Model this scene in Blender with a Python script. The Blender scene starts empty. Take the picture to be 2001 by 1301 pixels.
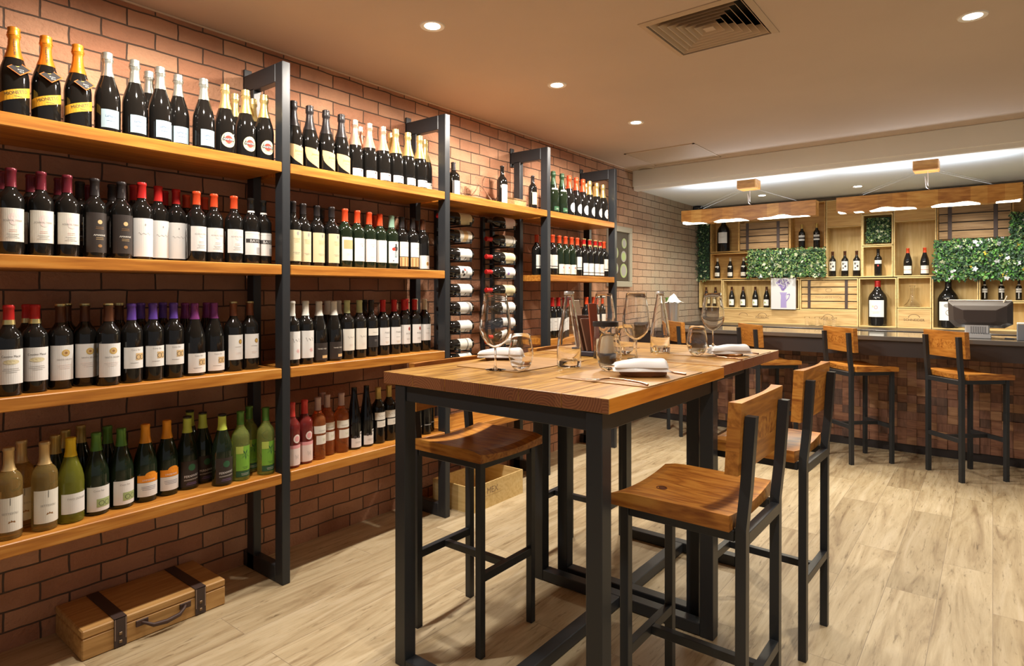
import bpy, bmesh, math, random
from mathutils import Vector, Matrix
random.seed(7)
S = bpy.context.scene
COL = S.collection
# ------------------------------------------------------------------ camera, world, exposure
FPX, CX, CY, EYE = 1193.0, 1000.0, 569.5, 1.33
TH = math.atan2(940, FPX)
cam = bpy.data.cameras.new('camera')
camo = bpy.data.objects.new('camera', cam); COL.objects.link(camo)
camo.location = (0, 0, EYE); camo.rotation_euler = (math.pi/2, 0, TH)
cam.sensor_width = 36; cam.lens = FPX*36/2001
cam.shift_x = (1000.5-CX)/2001; cam.shift_y = -(650.5-CY)/2001
cam.clip_start = .02
S.camera = camo
S.view_settings.view_transform = 'Standard'; S.view_settings.look = 'None'
S.view_settings.gamma = 1; S.view_settings.exposure = 0.22; S.view_settings.use_curve_mapping = False
W = bpy.data.worlds.new('world'); S.world = W; W.use_nodes = True
W.node_tree.nodes['Background'].inputs[0].default_value = (.97, .97, 1.0, 1)
W.node_tree.nodes['Background'].inputs[1].default_value = .20
CEIL, SOFF, BEAMY, XW, YB = 2.555, 2.37, 5.62, -2.87, 7.54

def lamp(name, kind, loc, power, color, rot=(0, 0, 0), **kw):
    l = bpy.data.lights.new(name, kind); l.energy = power; l.color = color
    for k, v in kw.items(): setattr(l, k, v)
    o = bpy.data.objects.new(name, l); o.location = loc; o.rotation_euler = rot; COL.objects.link(o)
    return o
WARM = (1.0, .90, .785); NEUT = (1.0, .95, .86)
DOWN = [(-2.03, .96), (-2.03, 1.985), (-2.03, 3.01), (-2.03, 4.03), (-.07, 1.35), (-.07, 3.40), (1.6, 3.4), (1.6, 1.35)]
for i, (x, y) in enumerate(DOWN):
    lamp('downlight_beam', 'SPOT', (x, y, CEIL-.03), 78 if x < -1.5 else 80, WARM, spot_size=3.14 if x < -1.5 else 1.75, spot_blend=.43 if x < -1.5 else .8, shadow_soft_size=.045)
BARL = [(-1.96, 6.86), (-1.05, 6.86), (-.15, 6.86), (.75, 6.86)]
for x, y in BARL:
    lamp('bar_downlight_beam', 'SPOT', (x, y, SOFF-.03), 52, NEUT, spot_size=2.2, spot_blend=.8, shadow_soft_size=.05)

# ------------------------------------------------------------------ pixel helpers (photograph frame, 2001x1301)
FW = Vector((-math.sin(TH), math.cos(TH), 0)); RT = Vector((math.cos(TH), math.sin(TH), 0)); UP = Vector((0, 0, 1))
O = Vector((0, 0, EYE))
def ray(px, py): return FW+RT*((px-CX)/FPX)+UP*((CY-py)/FPX)
def onz(px, py, z): d = ray(px, py); return O+d*((z-EYE)/d.z)
def onx(px, py, x): d = ray(px, py); return O+d*(x/d.x)
def ony(px, py, y): d = ray(px, py); return O+d*(y/d.y)

# ------------------------------------------------------------------ mesh builder
class MB:
    def __init__(s): s.v = []; s.f = []; s.m = []; s.s = []
    def add(s, vs, fs, mi=0, sm=False):
        n = len(s.v); s.v += [tuple(v) for v in vs]
        for f in fs: s.f.append([n+i for i in f]); s.m.append(mi); s.s.append(sm)
        return s
    def box(s, a, b, mi=0, bev=0):
        x0, y0, z0 = a; x1, y1, z1 = b
        if x0 > x1: x0, x1 = x1, x0
        if y0 > y1: y0, y1 = y1, y0
        if z0 > z1: z0, z1 = z1, z0
        if bev:
            bm = bmesh.new(); bmesh.ops.create_cube(bm, size=1)
            for v in bm.verts: v.co = ((x0+x1)/2+v.co.x*(x1-x0), (y0+y1)/2+v.co.y*(y1-y0), (z0+z1)/2+v.co.z*(z1-z0))
            bmesh.ops.bevel(bm, geom=bm.edges[:], offset=bev, segments=1, affect='EDGES', profile=.5)
            s.bm(bm, mi); return s
        v = [(x0,y0,z0),(x1,y0,z0),(x1,y1,z0),(x0,y1,z0),(x0,y0,z1),(x1,y0,z1),(x1,y1,z1),(x0,y1,z1)]
        return s.add(v, [(0,3,2,1),(4,5,6,7),(0,1,5,4),(1,2,6,5),(2,3,7,6),(3,0,4,7)], mi)
    def bm(s, bm, mi=0, sm=False):
        bm.verts.ensure_lookup_table(); bm.verts.index_update()
        s.add([v.co.copy() for v in bm.verts], [[v.index for v in f.verts] for f in bm.faces], mi, sm); bm.free(); return s
    def lathe(s, prof, seg=24, mi=0, sm=True, c=(0, 0, 0), mis=None):
        n = len(s.v); rings = []
        for r, z in prof:
            if r < 1e-6: rings.append([len(s.v)]); s.v.append((c[0], c[1], c[2]+z))
            else:
                rings.append(list(range(len(s.v), len(s.v)+seg)))
                for k in range(seg):
                    a = 2*math.pi*k/seg; s.v.append((c[0]+r*math.cos(a), c[1]+r*math.sin(a), c[2]+z))
        for i in range(len(rings)-1):
            A, B = rings[i], rings[i+1]; m = mis[i] if mis else mi
            for k in range(seg):
                k2 = (k+1) % seg
                if len(A) == 1 and len(B) == 1: continue
                if len(A) == 1: f = [A[0], B[k2], B[k]]
                elif len(B) == 1: f = [A[k], A[k2], B[0]]
                else: f = [A[k], A[k2], B[k2], B[k]]
                s.f.append(f); s.m.append(m); s.s.append(sm)
        return s
    def tube(s, pts, r, seg=8, mi=0, cap=True):
        pts = [Vector(p) for p in pts]; n0 = len(s.v); rings = []
        rr = r if isinstance(r, (list, tuple)) else [r]*len(pts)
        prev = None
        for i, p in enumerate(pts):
            t = (pts[min(i+1, len(pts)-1)]-pts[max(i-1, 0)]).normalized()
            if prev is None: u = t.orthogonal().normalized()
            else: u = (prev-t*prev.dot(t)).normalized()
            prev = u; w = t.cross(u)
            rings.append(list(range(len(s.v), len(s.v)+seg)))
            for k in range(seg):
                a = 2*math.pi*k/seg; q = p+(u*math.cos(a)+w*math.sin(a))*rr[i]; s.v.append(tuple(q))
        for i in range(len(rings)-1):
            for k in range(seg):
                k2 = (k+1) % seg
                s.f.append([rings[i][k], rings[i][k2], rings[i+1][k2], rings[i+1][k]]); s.m.append(mi); s.s.append(True)
        if cap:
            s.f.append(rings[0][::-1]); s.m.append(mi); s.s.append(False)
            s.f.append(rings[-1]); s.m.append(mi); s.s.append(False)
        return s
    def bar(s, p, q, w, h, mi=0, up=(0, 0, 1)):        # rectangular bar between two points
        p = Vector(p); q = Vector(q); t = (q-p).normalized(); upv = Vector(up)
        a = t.cross(upv)
        if a.length < 1e-4: a = t.cross(Vector((1, 0, 0)))
        a.normalize(); b = a.cross(t).normalized()
        v = []
        for e in (p, q):
            for i, j in ((-1, -1), (1, -1), (1, 1), (-1, 1)): v.append(e+a*(i*w/2)+b*(j*h/2))
        return s.add(v, [(0,1,2,3),(7,6,5,4),(0,4,5,1),(1,5,6,2),(2,6,7,3),(3,7,4,0)], mi)
    def build(s, name, mats, parent=None, loc=None, fix=True):
        me = bpy.data.meshes.new(name); me.from_pydata(s.v, [], s.f)
        for m in (mats if isinstance(mats, (list, tuple)) else [mats]): me.materials.append(m)
        for p, m, sm in zip(me.polygons, s.m, s.s): p.material_index = m; p.use_smooth = sm
        if fix:
            b = bmesh.new(); b.from_mesh(me); bmesh.ops.recalc_face_normals(b, faces=b.faces[:]); b.to_mesh(me); b.free()
        if any(s.s): me.set_sharp_from_angle(angle=.75)
        o = bpy.data.objects.new(name, me); COL.objects.link(o)
        if parent: o.parent = parent
        if loc is not None: o.location = loc
        return o

def tag(o, label, cat, group=None):
    o['label'] = label; o['category'] = cat
    if group: o['group'] = group
    return o
def thing(name, label, cat, loc=(0, 0, 0), rz=0, group=None):
    o = bpy.data.objects.new(name, None); COL.objects.link(o); o.empty_display_size = .05
    o.location = loc; o.rotation_euler = (0, 0, rz)
    if label: tag(o, label, cat, group)
    return o
def dup(o, parent=None):
    c = o.copy(); COL.objects.link(c)
    if parent: c.parent = parent
    for ch in list(o.children): dup(ch, c)
    return c
def struct(o): o['kind'] = 'structure'; return o

# ------------------------------------------------------------------ materials
MC = {}
def mat(name, col=(.5, .5, .5), rough=.5, metal=0, coat=0, emit=None, es=0, trans=0, ior=1.45, spec=.5, sheen=0):
    if name in MC: return MC[name]
    m = bpy.data.materials.new(name); m.use_nodes = True; b = m.node_tree.nodes['Principled BSDF']
    b.inputs['Base Color'].default_value = (*col, 1); b.inputs['Roughness'].default_value = rough
    b.inputs['Metallic'].default_value = metal; b.inputs['Coat Weight'].default_value = coat
    b.inputs['Transmission Weight'].default_value = trans; b.inputs['IOR'].default_value = ior
    b.inputs['Specular IOR Level'].default_value = spec
    if emit: b.inputs['Emission Color'].default_value = (*emit, 1); b.inputs['Emission Strength'].default_value = es
    MC[name] = m; return m
def N(m, t, **kw):
    n = m.node_tree.nodes.new(t)
    for k, v in kw.items():
        if k.startswith('_'): setattr(n, k[1:], v)
        else: n.inputs[k.replace('__', ' ')].default_value = v
    return n
def L(m, a, b): m.node_tree.links.new(a, b)
def ramp(m, fac, stops):
    r = N(m, 'ShaderNodeValToRGB'); e = r.color_ramp.elements
    while len(e) > 1: e.remove(e[-1])
    e[0].position = stops[0][0]; e[0].color = (*stops[0][1], 1)
    for p, c in stops[1:]: x = e.new(p); x.color = (*c, 1)
    L(m, fac, r.inputs[0]); return r.outputs[0]
def wood(name, c1, c2, c3, axis=0, scale=9, stretch=.09, rough=.42, bump=.15, knots=True, coat=0):
    """grain runs along local axis; random offset per object"""
    if name in MC: return MC[name]
    m = mat(name, c2, rough, coat=coat); b = m.node_tree.nodes['Principled BSDF']
    tc = N(m, 'ShaderNodeTexCoord'); oi = N(m, 'ShaderNodeObjectInfo'); mp = N(m, 'ShaderNodeMapping')
    sc = [scale]*3; sc[axis] = scale*stretch; mp.inputs['Scale'].default_value = sc
    L(m, tc.outputs['Object'], mp.inputs[0])
    mul = N(m, 'ShaderNodeMath', _operation='MULTIPLY'); L(m, oi.outputs['Random'], mul.inputs[0]); mul.inputs[1].default_value = 37
    n1 = N(m, 'ShaderNodeTexNoise', _noise_dimensions='4D', Scale=1.6, Detail=3, Distortion=.6); L(m, mp.outputs[0], n1.inputs['Vector']); L(m, mul.outputs[0], n1.inputs['W'])
    a1 = N(m, 'ShaderNodeMath', _operation='MULTIPLY'); L(m, n1.outputs[0], a1.inputs[0]); a1.inputs[1].default_value = 34
    s1 = N(m, 'ShaderNodeMath', _operation='SINE'); L(m, a1.outputs[0], s1.inputs[0])
    n2 = N(m, 'ShaderNodeTexNoise', _noise_dimensions='4D', Scale=9, Detail=4); L(m, mp.outputs[0], n2.inputs['Vector']); L(m, mul.outputs[0], n2.inputs['W'])
    mx = N(m, 'ShaderNodeMath', _operation='MULTIPLY_ADD'); L(m, s1.outputs[0], mx.inputs[0]); mx.inputs[1].default_value = .12; L(m, n2.outputs[0], mx.inputs[2])
    c = ramp(m, mx.outputs[0], [(.25, c1), (.52, c2), (.8, c3)])
    L(m, c, b.inputs['Base Color'])
    bp = N(m, 'ShaderNodeBump', Strength=bump, Distance=.002); L(m, mx.outputs[0], bp.inputs['Height']); L(m, bp.outputs[0], b.inputs['Normal'])
    return m
M_black = mat('black_metal', (.025, .028, .032), .38, .0, spec=.5)
def blackmetal():
    m = M_black; b = m.node_tree.nodes['Principled BSDF']
    tc = N(m, 'ShaderNodeTexCoord'); n = N(m, 'ShaderNodeTexNoise', Scale=60, Detail=3); L(m, tc.outputs['Object'], n.inputs['Vector'])
    bp = N(m, 'ShaderNodeBump', Strength=.06, Distance=.001); L(m, n.outputs[0], bp.inputs['Height']); L(m, bp.outputs[0], b.inputs['Normal'])
blackmetal()
M_shelf = wood('honey_shelf_wood', (.36, .125, .018), (.53, .21, .032), (.64, .30, .062), axis=1, scale=8, stretch=.07, rough=.35)
M_seat = wood('orange_seat_wood', (.27, .085, .014), (.50, .20, .034), (.62, .30, .06), axis=0, scale=9, stretch=.16, rough=.33)
M_back = wood('orange_back_wood', (.32, .115, .018), (.50, .20, .034), (.60, .28, .055), axis=1, scale=9, stretch=.1, rough=.35)
M_tabY = wood('table_wood_long', (.20, .085, .018), (.45, .235, .050), (.60, .37, .10), axis=1, scale=9, stretch=.07, rough=.3)
M_tabX = wood('table_wood_cross', (.20, .085, .018), (.42, .215, .046), (.56, .34, .09), axis=0, scale=9, stretch=.07, rough=.3)
M_edge = wood('table_edge_wood', (.45, .15, .012), (.62, .23, .02), (.72, .30, .04), axis=1, scale=9, stretch=.07, rough=.35)
def endgrain():
    m = mat('table_end_grain', (.27, .09, .03), .5); b = m.node_tree.nodes['Principled BSDF']
    tc = N(m, 'ShaderNodeTexCoord'); sx = N(m, 'ShaderNodeSeparateXYZ'); L(m, tc.outputs['Object'], sx.inputs[0])
    def op(o, *ins):
        n = N(m, 'ShaderNodeMath', _operation=o)
        for i, v in enumerate(ins):
            if isinstance(v, (int, float)): n.inputs[i].default_value = v
            else: L(m, v, n.inputs[i])
        return n.outputs[0]
    u = op('ADD', op('ADD', sx.outputs[0], sx.outputs[1]), 3.1)
    cell = op('FLOOR', op('DIVIDE', u, .1547)); lu = op('SUBTRACT', op('MODULO', u, .1547), .077)
    sh = op('MULTIPLY', op('SINE', op('MULTIPLY', cell, 7.3)), .07); dz = op('SUBTRACT', sx.outputs[2], op('ADD', 1.0, op('MULTIPLY', op('SINE', op('MULTIPLY', cell, 3.7)), .05)))
    r = op('SQRT', op('ADD', op('POWER', op('ADD', lu, sh), 2.0), op('POWER', dz, 2.0)))
    n = N(m, 'ShaderNodeTexNoise', Scale=30, Detail=2); L(m, tc.outputs['Object'], n.inputs['Vector'])
    f = op('ADD', op('MULTIPLY', op('SINE', op('ADD', op('MULTIPLY', r, 760), op('MULTIPLY', n.outputs[0], 9))), .24), op('ADD', .35, op('MULTIPLY', op('SINE', op('MULTIPLY', cell, 5.1)), .15)))
    c = ramp(m, f, [(.0, (.15, .05, .02)), (.5, (.27, .10, .04)), (1, (.40, .18, .075))]); L(m, c, b.inputs['Base Color']); return m
M_end = endgrain()
M_mat = wood('placemat_veneer', (.30, .155, .05), (.40, .22, .075), (.47, .27, .10), axis=0, scale=12, stretch=.07, rough=.42)
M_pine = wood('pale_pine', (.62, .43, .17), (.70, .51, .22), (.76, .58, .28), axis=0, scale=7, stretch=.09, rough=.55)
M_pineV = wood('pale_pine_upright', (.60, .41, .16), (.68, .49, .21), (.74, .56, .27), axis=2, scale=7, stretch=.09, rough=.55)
M_pineShade = wood('shaded_pine', (.50, .27, .08), (.60, .35, .11), (.68, .43, .15), axis=0, scale=7, stretch=.09, rough=.5)  # darker pine copy with the upper crates' shade put into its colour
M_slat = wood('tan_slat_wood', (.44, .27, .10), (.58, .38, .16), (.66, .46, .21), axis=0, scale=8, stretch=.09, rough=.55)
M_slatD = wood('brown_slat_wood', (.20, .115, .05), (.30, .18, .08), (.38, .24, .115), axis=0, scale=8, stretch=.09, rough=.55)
M_case = wood('wine_case_wood', (.38, .20, .06), (.50, .28, .095), (.58, .35, .13), axis=1, scale=8, stretch=.09, rough=.5)
M_lampw = wood('pendant_wood', (.33, .135, .025), (.46, .21, .042), (.56, .29, .07), axis=0, scale=7, stretch=.2, rough=.45)
M_lampw2 = wood('pendant_wood_dark', (.28, .11, .022), (.40, .18, .04), (.50, .26, .065), axis=0, scale=7, stretch=.2, rough=.45)
M_lampw3 = wood('pendant_wood_pale', (.40, .19, .04), (.54, .28, .065), (.62, .36, .10), axis=0, scale=7, stretch=.2, rough=.45)
M_brown = mat('dark_brown_leather', (.06, .03, .022), .5)
M_strap = mat('dark_strap', (.055, .035, .03), .5)
M_ink = mat('print_black', (.03, .028, .028), .6)
M_white = mat('napkin_cotton', (.82, .82, .82), .85)
M_glass = mat('clear_glass', (1, 1, 1), .0, trans=1, ior=1.45)
M_steel = mat('brushed_steel', (.62, .63, .65), .32, 1)
M_cutl = mat('copper_cutlery', (.33, .19, .12), .28, 1)

def brick():
    m = mat('brick_wall', (.4, .2, .1), .85); b = m.node_tree.nodes['Principled BSDF']
    tc = N(m, 'ShaderNodeTexCoord'); sx = N(m, 'ShaderNodeSeparateXYZ'); L(m, tc.outputs['Object'], sx.inputs[0])
    cb = N(m, 'ShaderNodeCombineXYZ'); L(m, sx.outputs[1], cb.inputs[0]); L(m, sx.outputs[2], cb.inputs[1])
    nd = N(m, 'ShaderNodeTexNoise', Scale=9, Detail=2); L(m, cb.outputs[0], nd.inputs['Vector'])
    sub = N(m, 'ShaderNodeVectorMath', _operation='MULTIPLY_ADD'); L(m, nd.outputs['Color'], sub.inputs[0]); sub.inputs[1].default_value = (.012, .011, 0); L(m, cb.outputs[0], sub.inputs[2])
    br = N(m, 'ShaderNodeTexBrick', Scale=1, Mortar__Size=.0036, Mortar__Smooth=.35, Bias=-.1, Brick__Width=.205, Row__Height=.0745)
    br.offset = .46
    L(m, sub.outputs[0], br.inputs['Vector'])
    br.inputs['Color1'].default_value = (.43, .195, .108, 1); br.inputs['Color2'].default_value = (.58, .32, .19, 1); br.inputs['Mortar'].default_value = (.20, .145, .095, 1)
    n = N(m, 'ShaderNodeTexNoise', Scale=3.2, Detail=4); L(m, cb.outputs[0], n.inputs['Vector'])
    n3 = N(m, 'ShaderNodeTexNoise', Scale=60, Detail=3); L(m, cb.outputs[0], n3.inputs['Vector'])
    r = ramp(m, n.outputs[0], [(.28, (.66, .60, .56)), (.48, (.95, .95, .95)), (.72, (1.2, 1.22, 1.2))])
    mx = N(m, 'ShaderNodeMix', _data_type='RGBA', _blend_type='MULTIPLY'); mx.inputs[0].default_value = 1
    L(m, br.outputs[0], mx.inputs[6]); L(m, r, mx.inputs[7]); 
    # bricks turn a greyer tan towards the bar end of the wall
    mr = N(m, 'ShaderNodeMapRange', From__Min=4.7, From__Max=6.2); L(m, sx.outputs[1], mr.inputs[0])
    mxb = N(m, 'ShaderNodeMath', _operation='ADD'); L(m, n.outputs[0], mxb.inputs[0]); mxb.inputs[1].default_value = .28
    mxa = N(m, 'ShaderNodeMath', _operation='MULTIPLY', _use_clamp=True); L(m, mr.outputs[0], mxa.inputs[0]); L(m, mxb.outputs[0], mxa.inputs[1])
    mx2 = N(m, 'ShaderNodeMix', _data_type='RGBA'); L(m, mxa.outputs[0], mx2.inputs[0]); L(m, mx.outputs[2], mx2.inputs[6]); mx2.inputs[7].default_value = (.31, .27, .20, 1)
    mx3 = N(m, 'ShaderNodeMix', _data_type='RGBA'); L(m, br.outputs[1], mx3.inputs[0]); L(m, mx2.outputs[2], mx3.inputs[6]); mx3.inputs[7].default_value = (.105, .068, .048, 1)  # joints coloured dark to stand in for shadow lines under the bricks
    L(m, mx3.outputs[2], b.inputs['Base Color'])
    h = N(m, 'ShaderNodeMath', _operation='MULTIPLY_ADD'); L(m, br.outputs[1], h.inputs[0]); h.inputs[1].default_value = -1.0; 
    h2 = N(m, 'ShaderNodeMath', _operation='MULTIPLY'); L(m, n3.outputs[0], h2.inputs[0]); h2.inputs[1].default_value = .6; L(m, h2.outputs[0], h.inputs[2])
    bp = N(m, 'ShaderNodeBump', Strength=.9, Distance=.012); L(m, h.outputs[0], bp.inputs['Height']); L(m, bp.outputs[0], b.inputs['Normal'])
    return m
def floorm():
    m = mat('oak_plank_floor', (.5, .4, .3), .42); b = m.node_tree.nodes['Principled BSDF']
    tc = N(m, 'ShaderNodeTexCoord'); sx = N(m, 'ShaderNodeSeparateXYZ'); L(m, tc.outputs['Object'], sx.inputs[0])
    cb = N(m, 'ShaderNodeCombineXYZ'); L(m, sx.outputs[1], cb.inputs[0]); L(m, sx.outputs[0], cb.inputs[1])
    br = N(m, 'ShaderNodeTexBrick', Scale=1, Mortar__Size=.0012, Mortar__Smooth=.1, Bias=0, Brick__Width=1.22, Row__Height=.19); br.offset = .37
    L(m, cb.outputs[0], br.inputs['Vector'])
    br.inputs['Color1'].default_value = (0, 0, 0, 1); br.inputs['Color2'].default_value = (1, 1, 1, 1); br.inputs['Mortar'].default_value = (.4, .4, .4, 1)
    off = N(m, 'ShaderNodeVectorMath', _operation='MULTIPLY_ADD'); L(m, br.outputs[0], off.inputs[0]); off.inputs[1].default_value = (7, 3, 5); L(m, tc.outputs['Object'], off.inputs[2])
    mp = N(m, 'ShaderNodeMapping'); mp.inputs['Scale'].default_value = (7.5, .8, 1); L(m, off.outputs[0], mp.inputs[0])
    n1 = N(m, 'ShaderNodeTexNoise', Scale=1.4, Detail=6, Roughness=.62, Distortion=1.6); L(m, mp.outputs[0], n1.inputs['Vector'])
    n2 = N(m, 'ShaderNodeTexNoise', Scale=9, Detail=5, Roughness=.7, Distortion=.5); L(m, mp.outputs[0], n2.inputs['Vector'])
    c = ramp(m, n1.outputs[0], [(.28, (.30, .215, .125)), (.42, (.47, .375, .235)), (.55, (.57, .475, .315)), (.72, (.64, .55, .40))])
    dk = ramp(m, n2.outputs[0], [(.30, (.45, .40, .34)), (.42, (.95, .93, .9)), (.7, (1.05, 1.05, 1.04))])
    mx = N(m, 'ShaderNodeMix', _data_type='RGBA', _blend_type='MULTIPLY'); mx.inputs[0].default_value = 1; L(m, c, mx.inputs[6]); L(m, dk, mx.inputs[7])
    tone = ramp(m, br.outputs[0], [(0, (.86, .84, .80)), (1, (1.1, 1.1, 1.08))])
    mx1 = N(m, 'ShaderNodeMix', _data_type='RGBA', _blend_type='MULTIPLY'); mx1.inputs[0].default_value = 1; L(m, mx.outputs[2], mx1.inputs[6]); L(m, tone, mx1.inputs[7])
    mx2 = N(m, 'ShaderNodeMix', _data_type='RGBA'); L(m, br.outputs[1], mx2.inputs[0]); L(m, mx1.outputs[2], mx2.inputs[6]); mx2.inputs[7].default_value = (.30, .23, .15, 1)
    L(m, mx2.outputs[2], b.inputs['Base Color'])
    bp = N(m, 'ShaderNodeBump', Strength=.25, Distance=.002); L(m, n2.outputs[0], bp.inputs['Height']); L(m, bp.outputs[0], b.inputs['Normal'])
    return m
def plaster(name, c, rough=.8):
    m = mat(name, c, rough); b = m.node_tree.nodes['Principled BSDF']
    tc = N(m, 'ShaderNodeTexCoord'); n = N(m, 'ShaderNodeTexNoise', Scale=1.3, Detail=5); L(m, tc.outputs['Object'], n.inputs['Vector'])
    cc = ramp(m, n.outputs[0], [(.3, tuple(x*.95 for x in c)), (.7, tuple(min(1, x*1.05) for x in c))]); L(m, cc, b.inputs['Base Color'])
    return m
M_ceil = plaster('ceiling_paint', (.57, .475, .40)); M_soff = plaster('soffit_paint', (.84, .91, .97)); M_beam = plaster('beam_paint', (.88, .90, .88))

# ------------------------------------------------------------------ setting
struct(MB().box((XW-.15, -4, -.1), (4.5, 8, 0)).build('floor', floorm()))
struct(MB().box((XW-.15, -4, -.1), (XW, 8, 2.7)).build('wall_left', brick()))
struct(MB().box((XW, YB, 0), (4.5, YB+.12, 2.7)).build('wall_back', plaster('back_wall_paint', (.42, .30, .18))))
VX, VY, VS = -1.035, 2.80, .245     # centre and half side of the air diffuser
q = VS-.012
struct(MB().box((XW, -4, CEIL), (VX-q, BEAMY+.02, CEIL+.12)).box((VX+q, -4, CEIL), (4.5, BEAMY+.02, CEIL+.12)).box((VX-q, -4, CEIL), (VX+q, VY-q, CEIL+.12)).box((VX-q, VY+q, CEIL), (VX+q, BEAMY+.02, CEIL+.12)).build('ceiling', M_ceil))
struct(MB().box((XW, BEAMY+.02, SOFF), (4.5, YB, SOFF+.3)).build('ceiling', M_soff))
# beam with a small lower lip, and cornice line along the brick wall
struct(MB().box((XW, BEAMY, SOFF+.02), (4.5, BEAMY+.1, CEIL), bev=.004).box((XW, BEAMY+.012, SOFF-.018), (4.5, BEAMY+.10, SOFF+.03), bev=.008).build('trim_1', M_beam))
struct(MB().box((XW, -4, CEIL-.007), (XW+.012, BEAMY, CEIL), bev=.002).build('trim_2', plaster('cornice_paint', (.72, .58, .45))))

# recessed downlights
M_led = mat('led_disc', (1, 1, 1), .5, emit=(1, .95, .85), es=14); M_trimw = mat('light_trim', (.8, .78, .72), .5)
def downlight(x, y, z, label):
    t = thing('recessed_downlight', label, 'ceiling light', (x, y, z), 0, 'recessed ceiling downlights')
    MB().lathe([(.036, -.002), (.055, -.005), (.058, 0), (.036, 0)], 28).build('trim_ring', M_trimw, t)
    MB().lathe([(0, -.003), (.036, -.003)], 28).build('lens', M_led, t)
for (x, y), l in zip([DOWN[1], DOWN[2], DOWN[3], DOWN[5]], ['nearest glowing round downlight in the row above the bottle shelves', 'middle glowing round downlight in the row above the bottle shelves', 'farthest glowing round downlight in the row above the bottle shelves, near the flat ceiling hatch', 'glowing round downlight to the right of the square air vent']):
    downlight(x, y, CEIL, l)
for (x, y), l in zip(BARL[:2], ['small downlight above the bar beside the left wooden pendant canopy', 'small downlight above the bar between the two wooden pendant canopies']):
    downlight(x, y, SOFF, l)
# square air diffuser: four-way louvres
def diffuser():
    t = thing('air_diffuser', 'square louvred air conditioning vent in the ceiling', 'air vent', (VX, VY, CEIL))
    h = VS; g = h-.014
    fr = MB(); ring(fr, h, h, 0, -.004); ring(fr, h, h-.028, -.004, -.010); ring(fr, h-.028, h-.030, -.010, .03)
    fr.build('frame', M_vent, t)
    for k in range(6):
        r = h-.036-k*.031; m = MB(); ring(m, r, r-.028, -.006, .034); ring(m, r-.028, r-.030, .034, .033); ring(m, r-.030, r-.003, .033, -.005); ring(m, r-.003, r, -.005, -.006); m.build('louvre', M_vent, t)
    r = h-.036-6*.031
    MB().box((-r, -r, -.006), (r, r, -.002)).build('centre_plate', M_vent, t)
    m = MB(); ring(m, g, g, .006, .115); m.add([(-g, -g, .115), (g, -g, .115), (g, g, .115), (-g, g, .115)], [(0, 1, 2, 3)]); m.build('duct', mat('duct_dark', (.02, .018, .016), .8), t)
def ring(m, r0, r1, z0, z1):
    A = [(-r0,-r0,z0),(r0,-r0,z0),(r0,r0,z0),(-r0,r0,z0)]; B = [(-r1,-r1,z1),(r1,-r1,z1),(r1,r1,z1),(-r1,r1,z1)]
    m.add(A+B, [(i, (i+1) % 4, 4+(i+1) % 4, 4+i) for i in range(4)])
M_vent = mat('vent_enamel', (.50, .40, .30), .5)
# the ceiling needs an opening look: the diffuser hangs in a shallow surface frame
diffuser()
def hatch():
    p = [onz(x, y, CEIL) for x, y in [(1222, 300), (1280, 323), (1408, 305)]]
    x0, x1, y1, y0 = p[1].x, p[2].x, p[1].y, p[0].y
    t = thing('access_hatch', 'flat rectangular ceiling access hatch with thin frame near the beam', 'ceiling hatch', ((x0+x1)/2, (y0+y1)/2, CEIL))
    w, d = (x1-x0)/2, (y1-y0)/2
    MB().box((-w+.02, -d+.02, -.005), (w-.02, d-.02, 0)).build('panel', M_vent, t)
    f = MB()
    for a, b in (((-w, -d), (w, -d+.016)), ((-w, d-.016), (w, d)), ((-w, -d), (-w+.016, d)), ((w-.016, -d), (w, d))): f.box((*a, -.0065), (*b, 0))
    f.build('frame', mat('hatch_frame', (.58, .47, .36), .5), t)
hatch()
p = onz(1262, 329, CEIL)
t = thing('ceiling_speaker', 'round flush ceiling speaker in the corner by the brick wall', 'speaker', p)
MB().lathe([(0, -.006), (.07, -.006), (.075, -.002), (.075, 0)], 28).build('grille', mat('speaker_grille', (.30, .26, .20), .7), t)
MB().lathe([(.075, 0), (.075, -.009), (.088, -.006), (.09, 0)], 28).build('rim', mat('speaker_rim', (.55, .47, .36), .6), t)

# ------------------------------------------------------------------ wall shelving
XF = -2.52
PY = [(1.525, 1.565), (2.57, 2.61), (3.615, 3.655), (4.61, 4.65)]
SZ = [1.915, 1.452, .983, .507]
BAY = ['left bay', 'second bay', 'third bay', 'far bay']
rack = thing('wall_shelving', 'black steel and honey wood wall shelving full of bottles along the brick wall', 'shelving', (XF, PY[0][0], 0))
Y00 = PY[0][0]
def post(y0, y1):
    y0 -= Y00; y1 -= Y00; d = y1-y0
    m = MB().box((-.062, y0, 0), (0, y1, 2.375), bev=.003).box((-.31, y0, 0), (-.25, y1, 2.30), bev=.003)
    m.box((-.345, y0, 2.29), (-.0625, y1, 2.375), bev=.003).box((-.345, y0, .0), (-.0625, y1, .075), bev=.003)
    f = m.build('shelf_frame', M_black, rack)
    MB().box((-.349, y0, 2.27), (-.335, y1, 2.41), bev=.002).build('wall_flange', M_black, f)
    MB().lathe([(0, .006), (.008, .005), (.009, 0)], 10).build('bolt', M_steel, f, (-.325, y0+d/2, 2.376))
for a, b in PY: post(a, b)
bays = [(.03, PY[0][0]), (PY[0][1], PY[1][0]), (PY[1][1], PY[2][0]), (PY[2][1], PY[3][0])]
NTH = ['top', 'second', 'third', 'bottom']
for bi, (y0, y1) in enumerate(bays):
    for si, z in enumerate(SZ):
        if bi == 2 and si in (1, 2): continue
        MB().box((-.335, .002, -.046), (0, y1-y0-.002, 0), bev=.003).build('shelf_board', M_shelf, rack, (0, y0-Y00, z))

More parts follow.
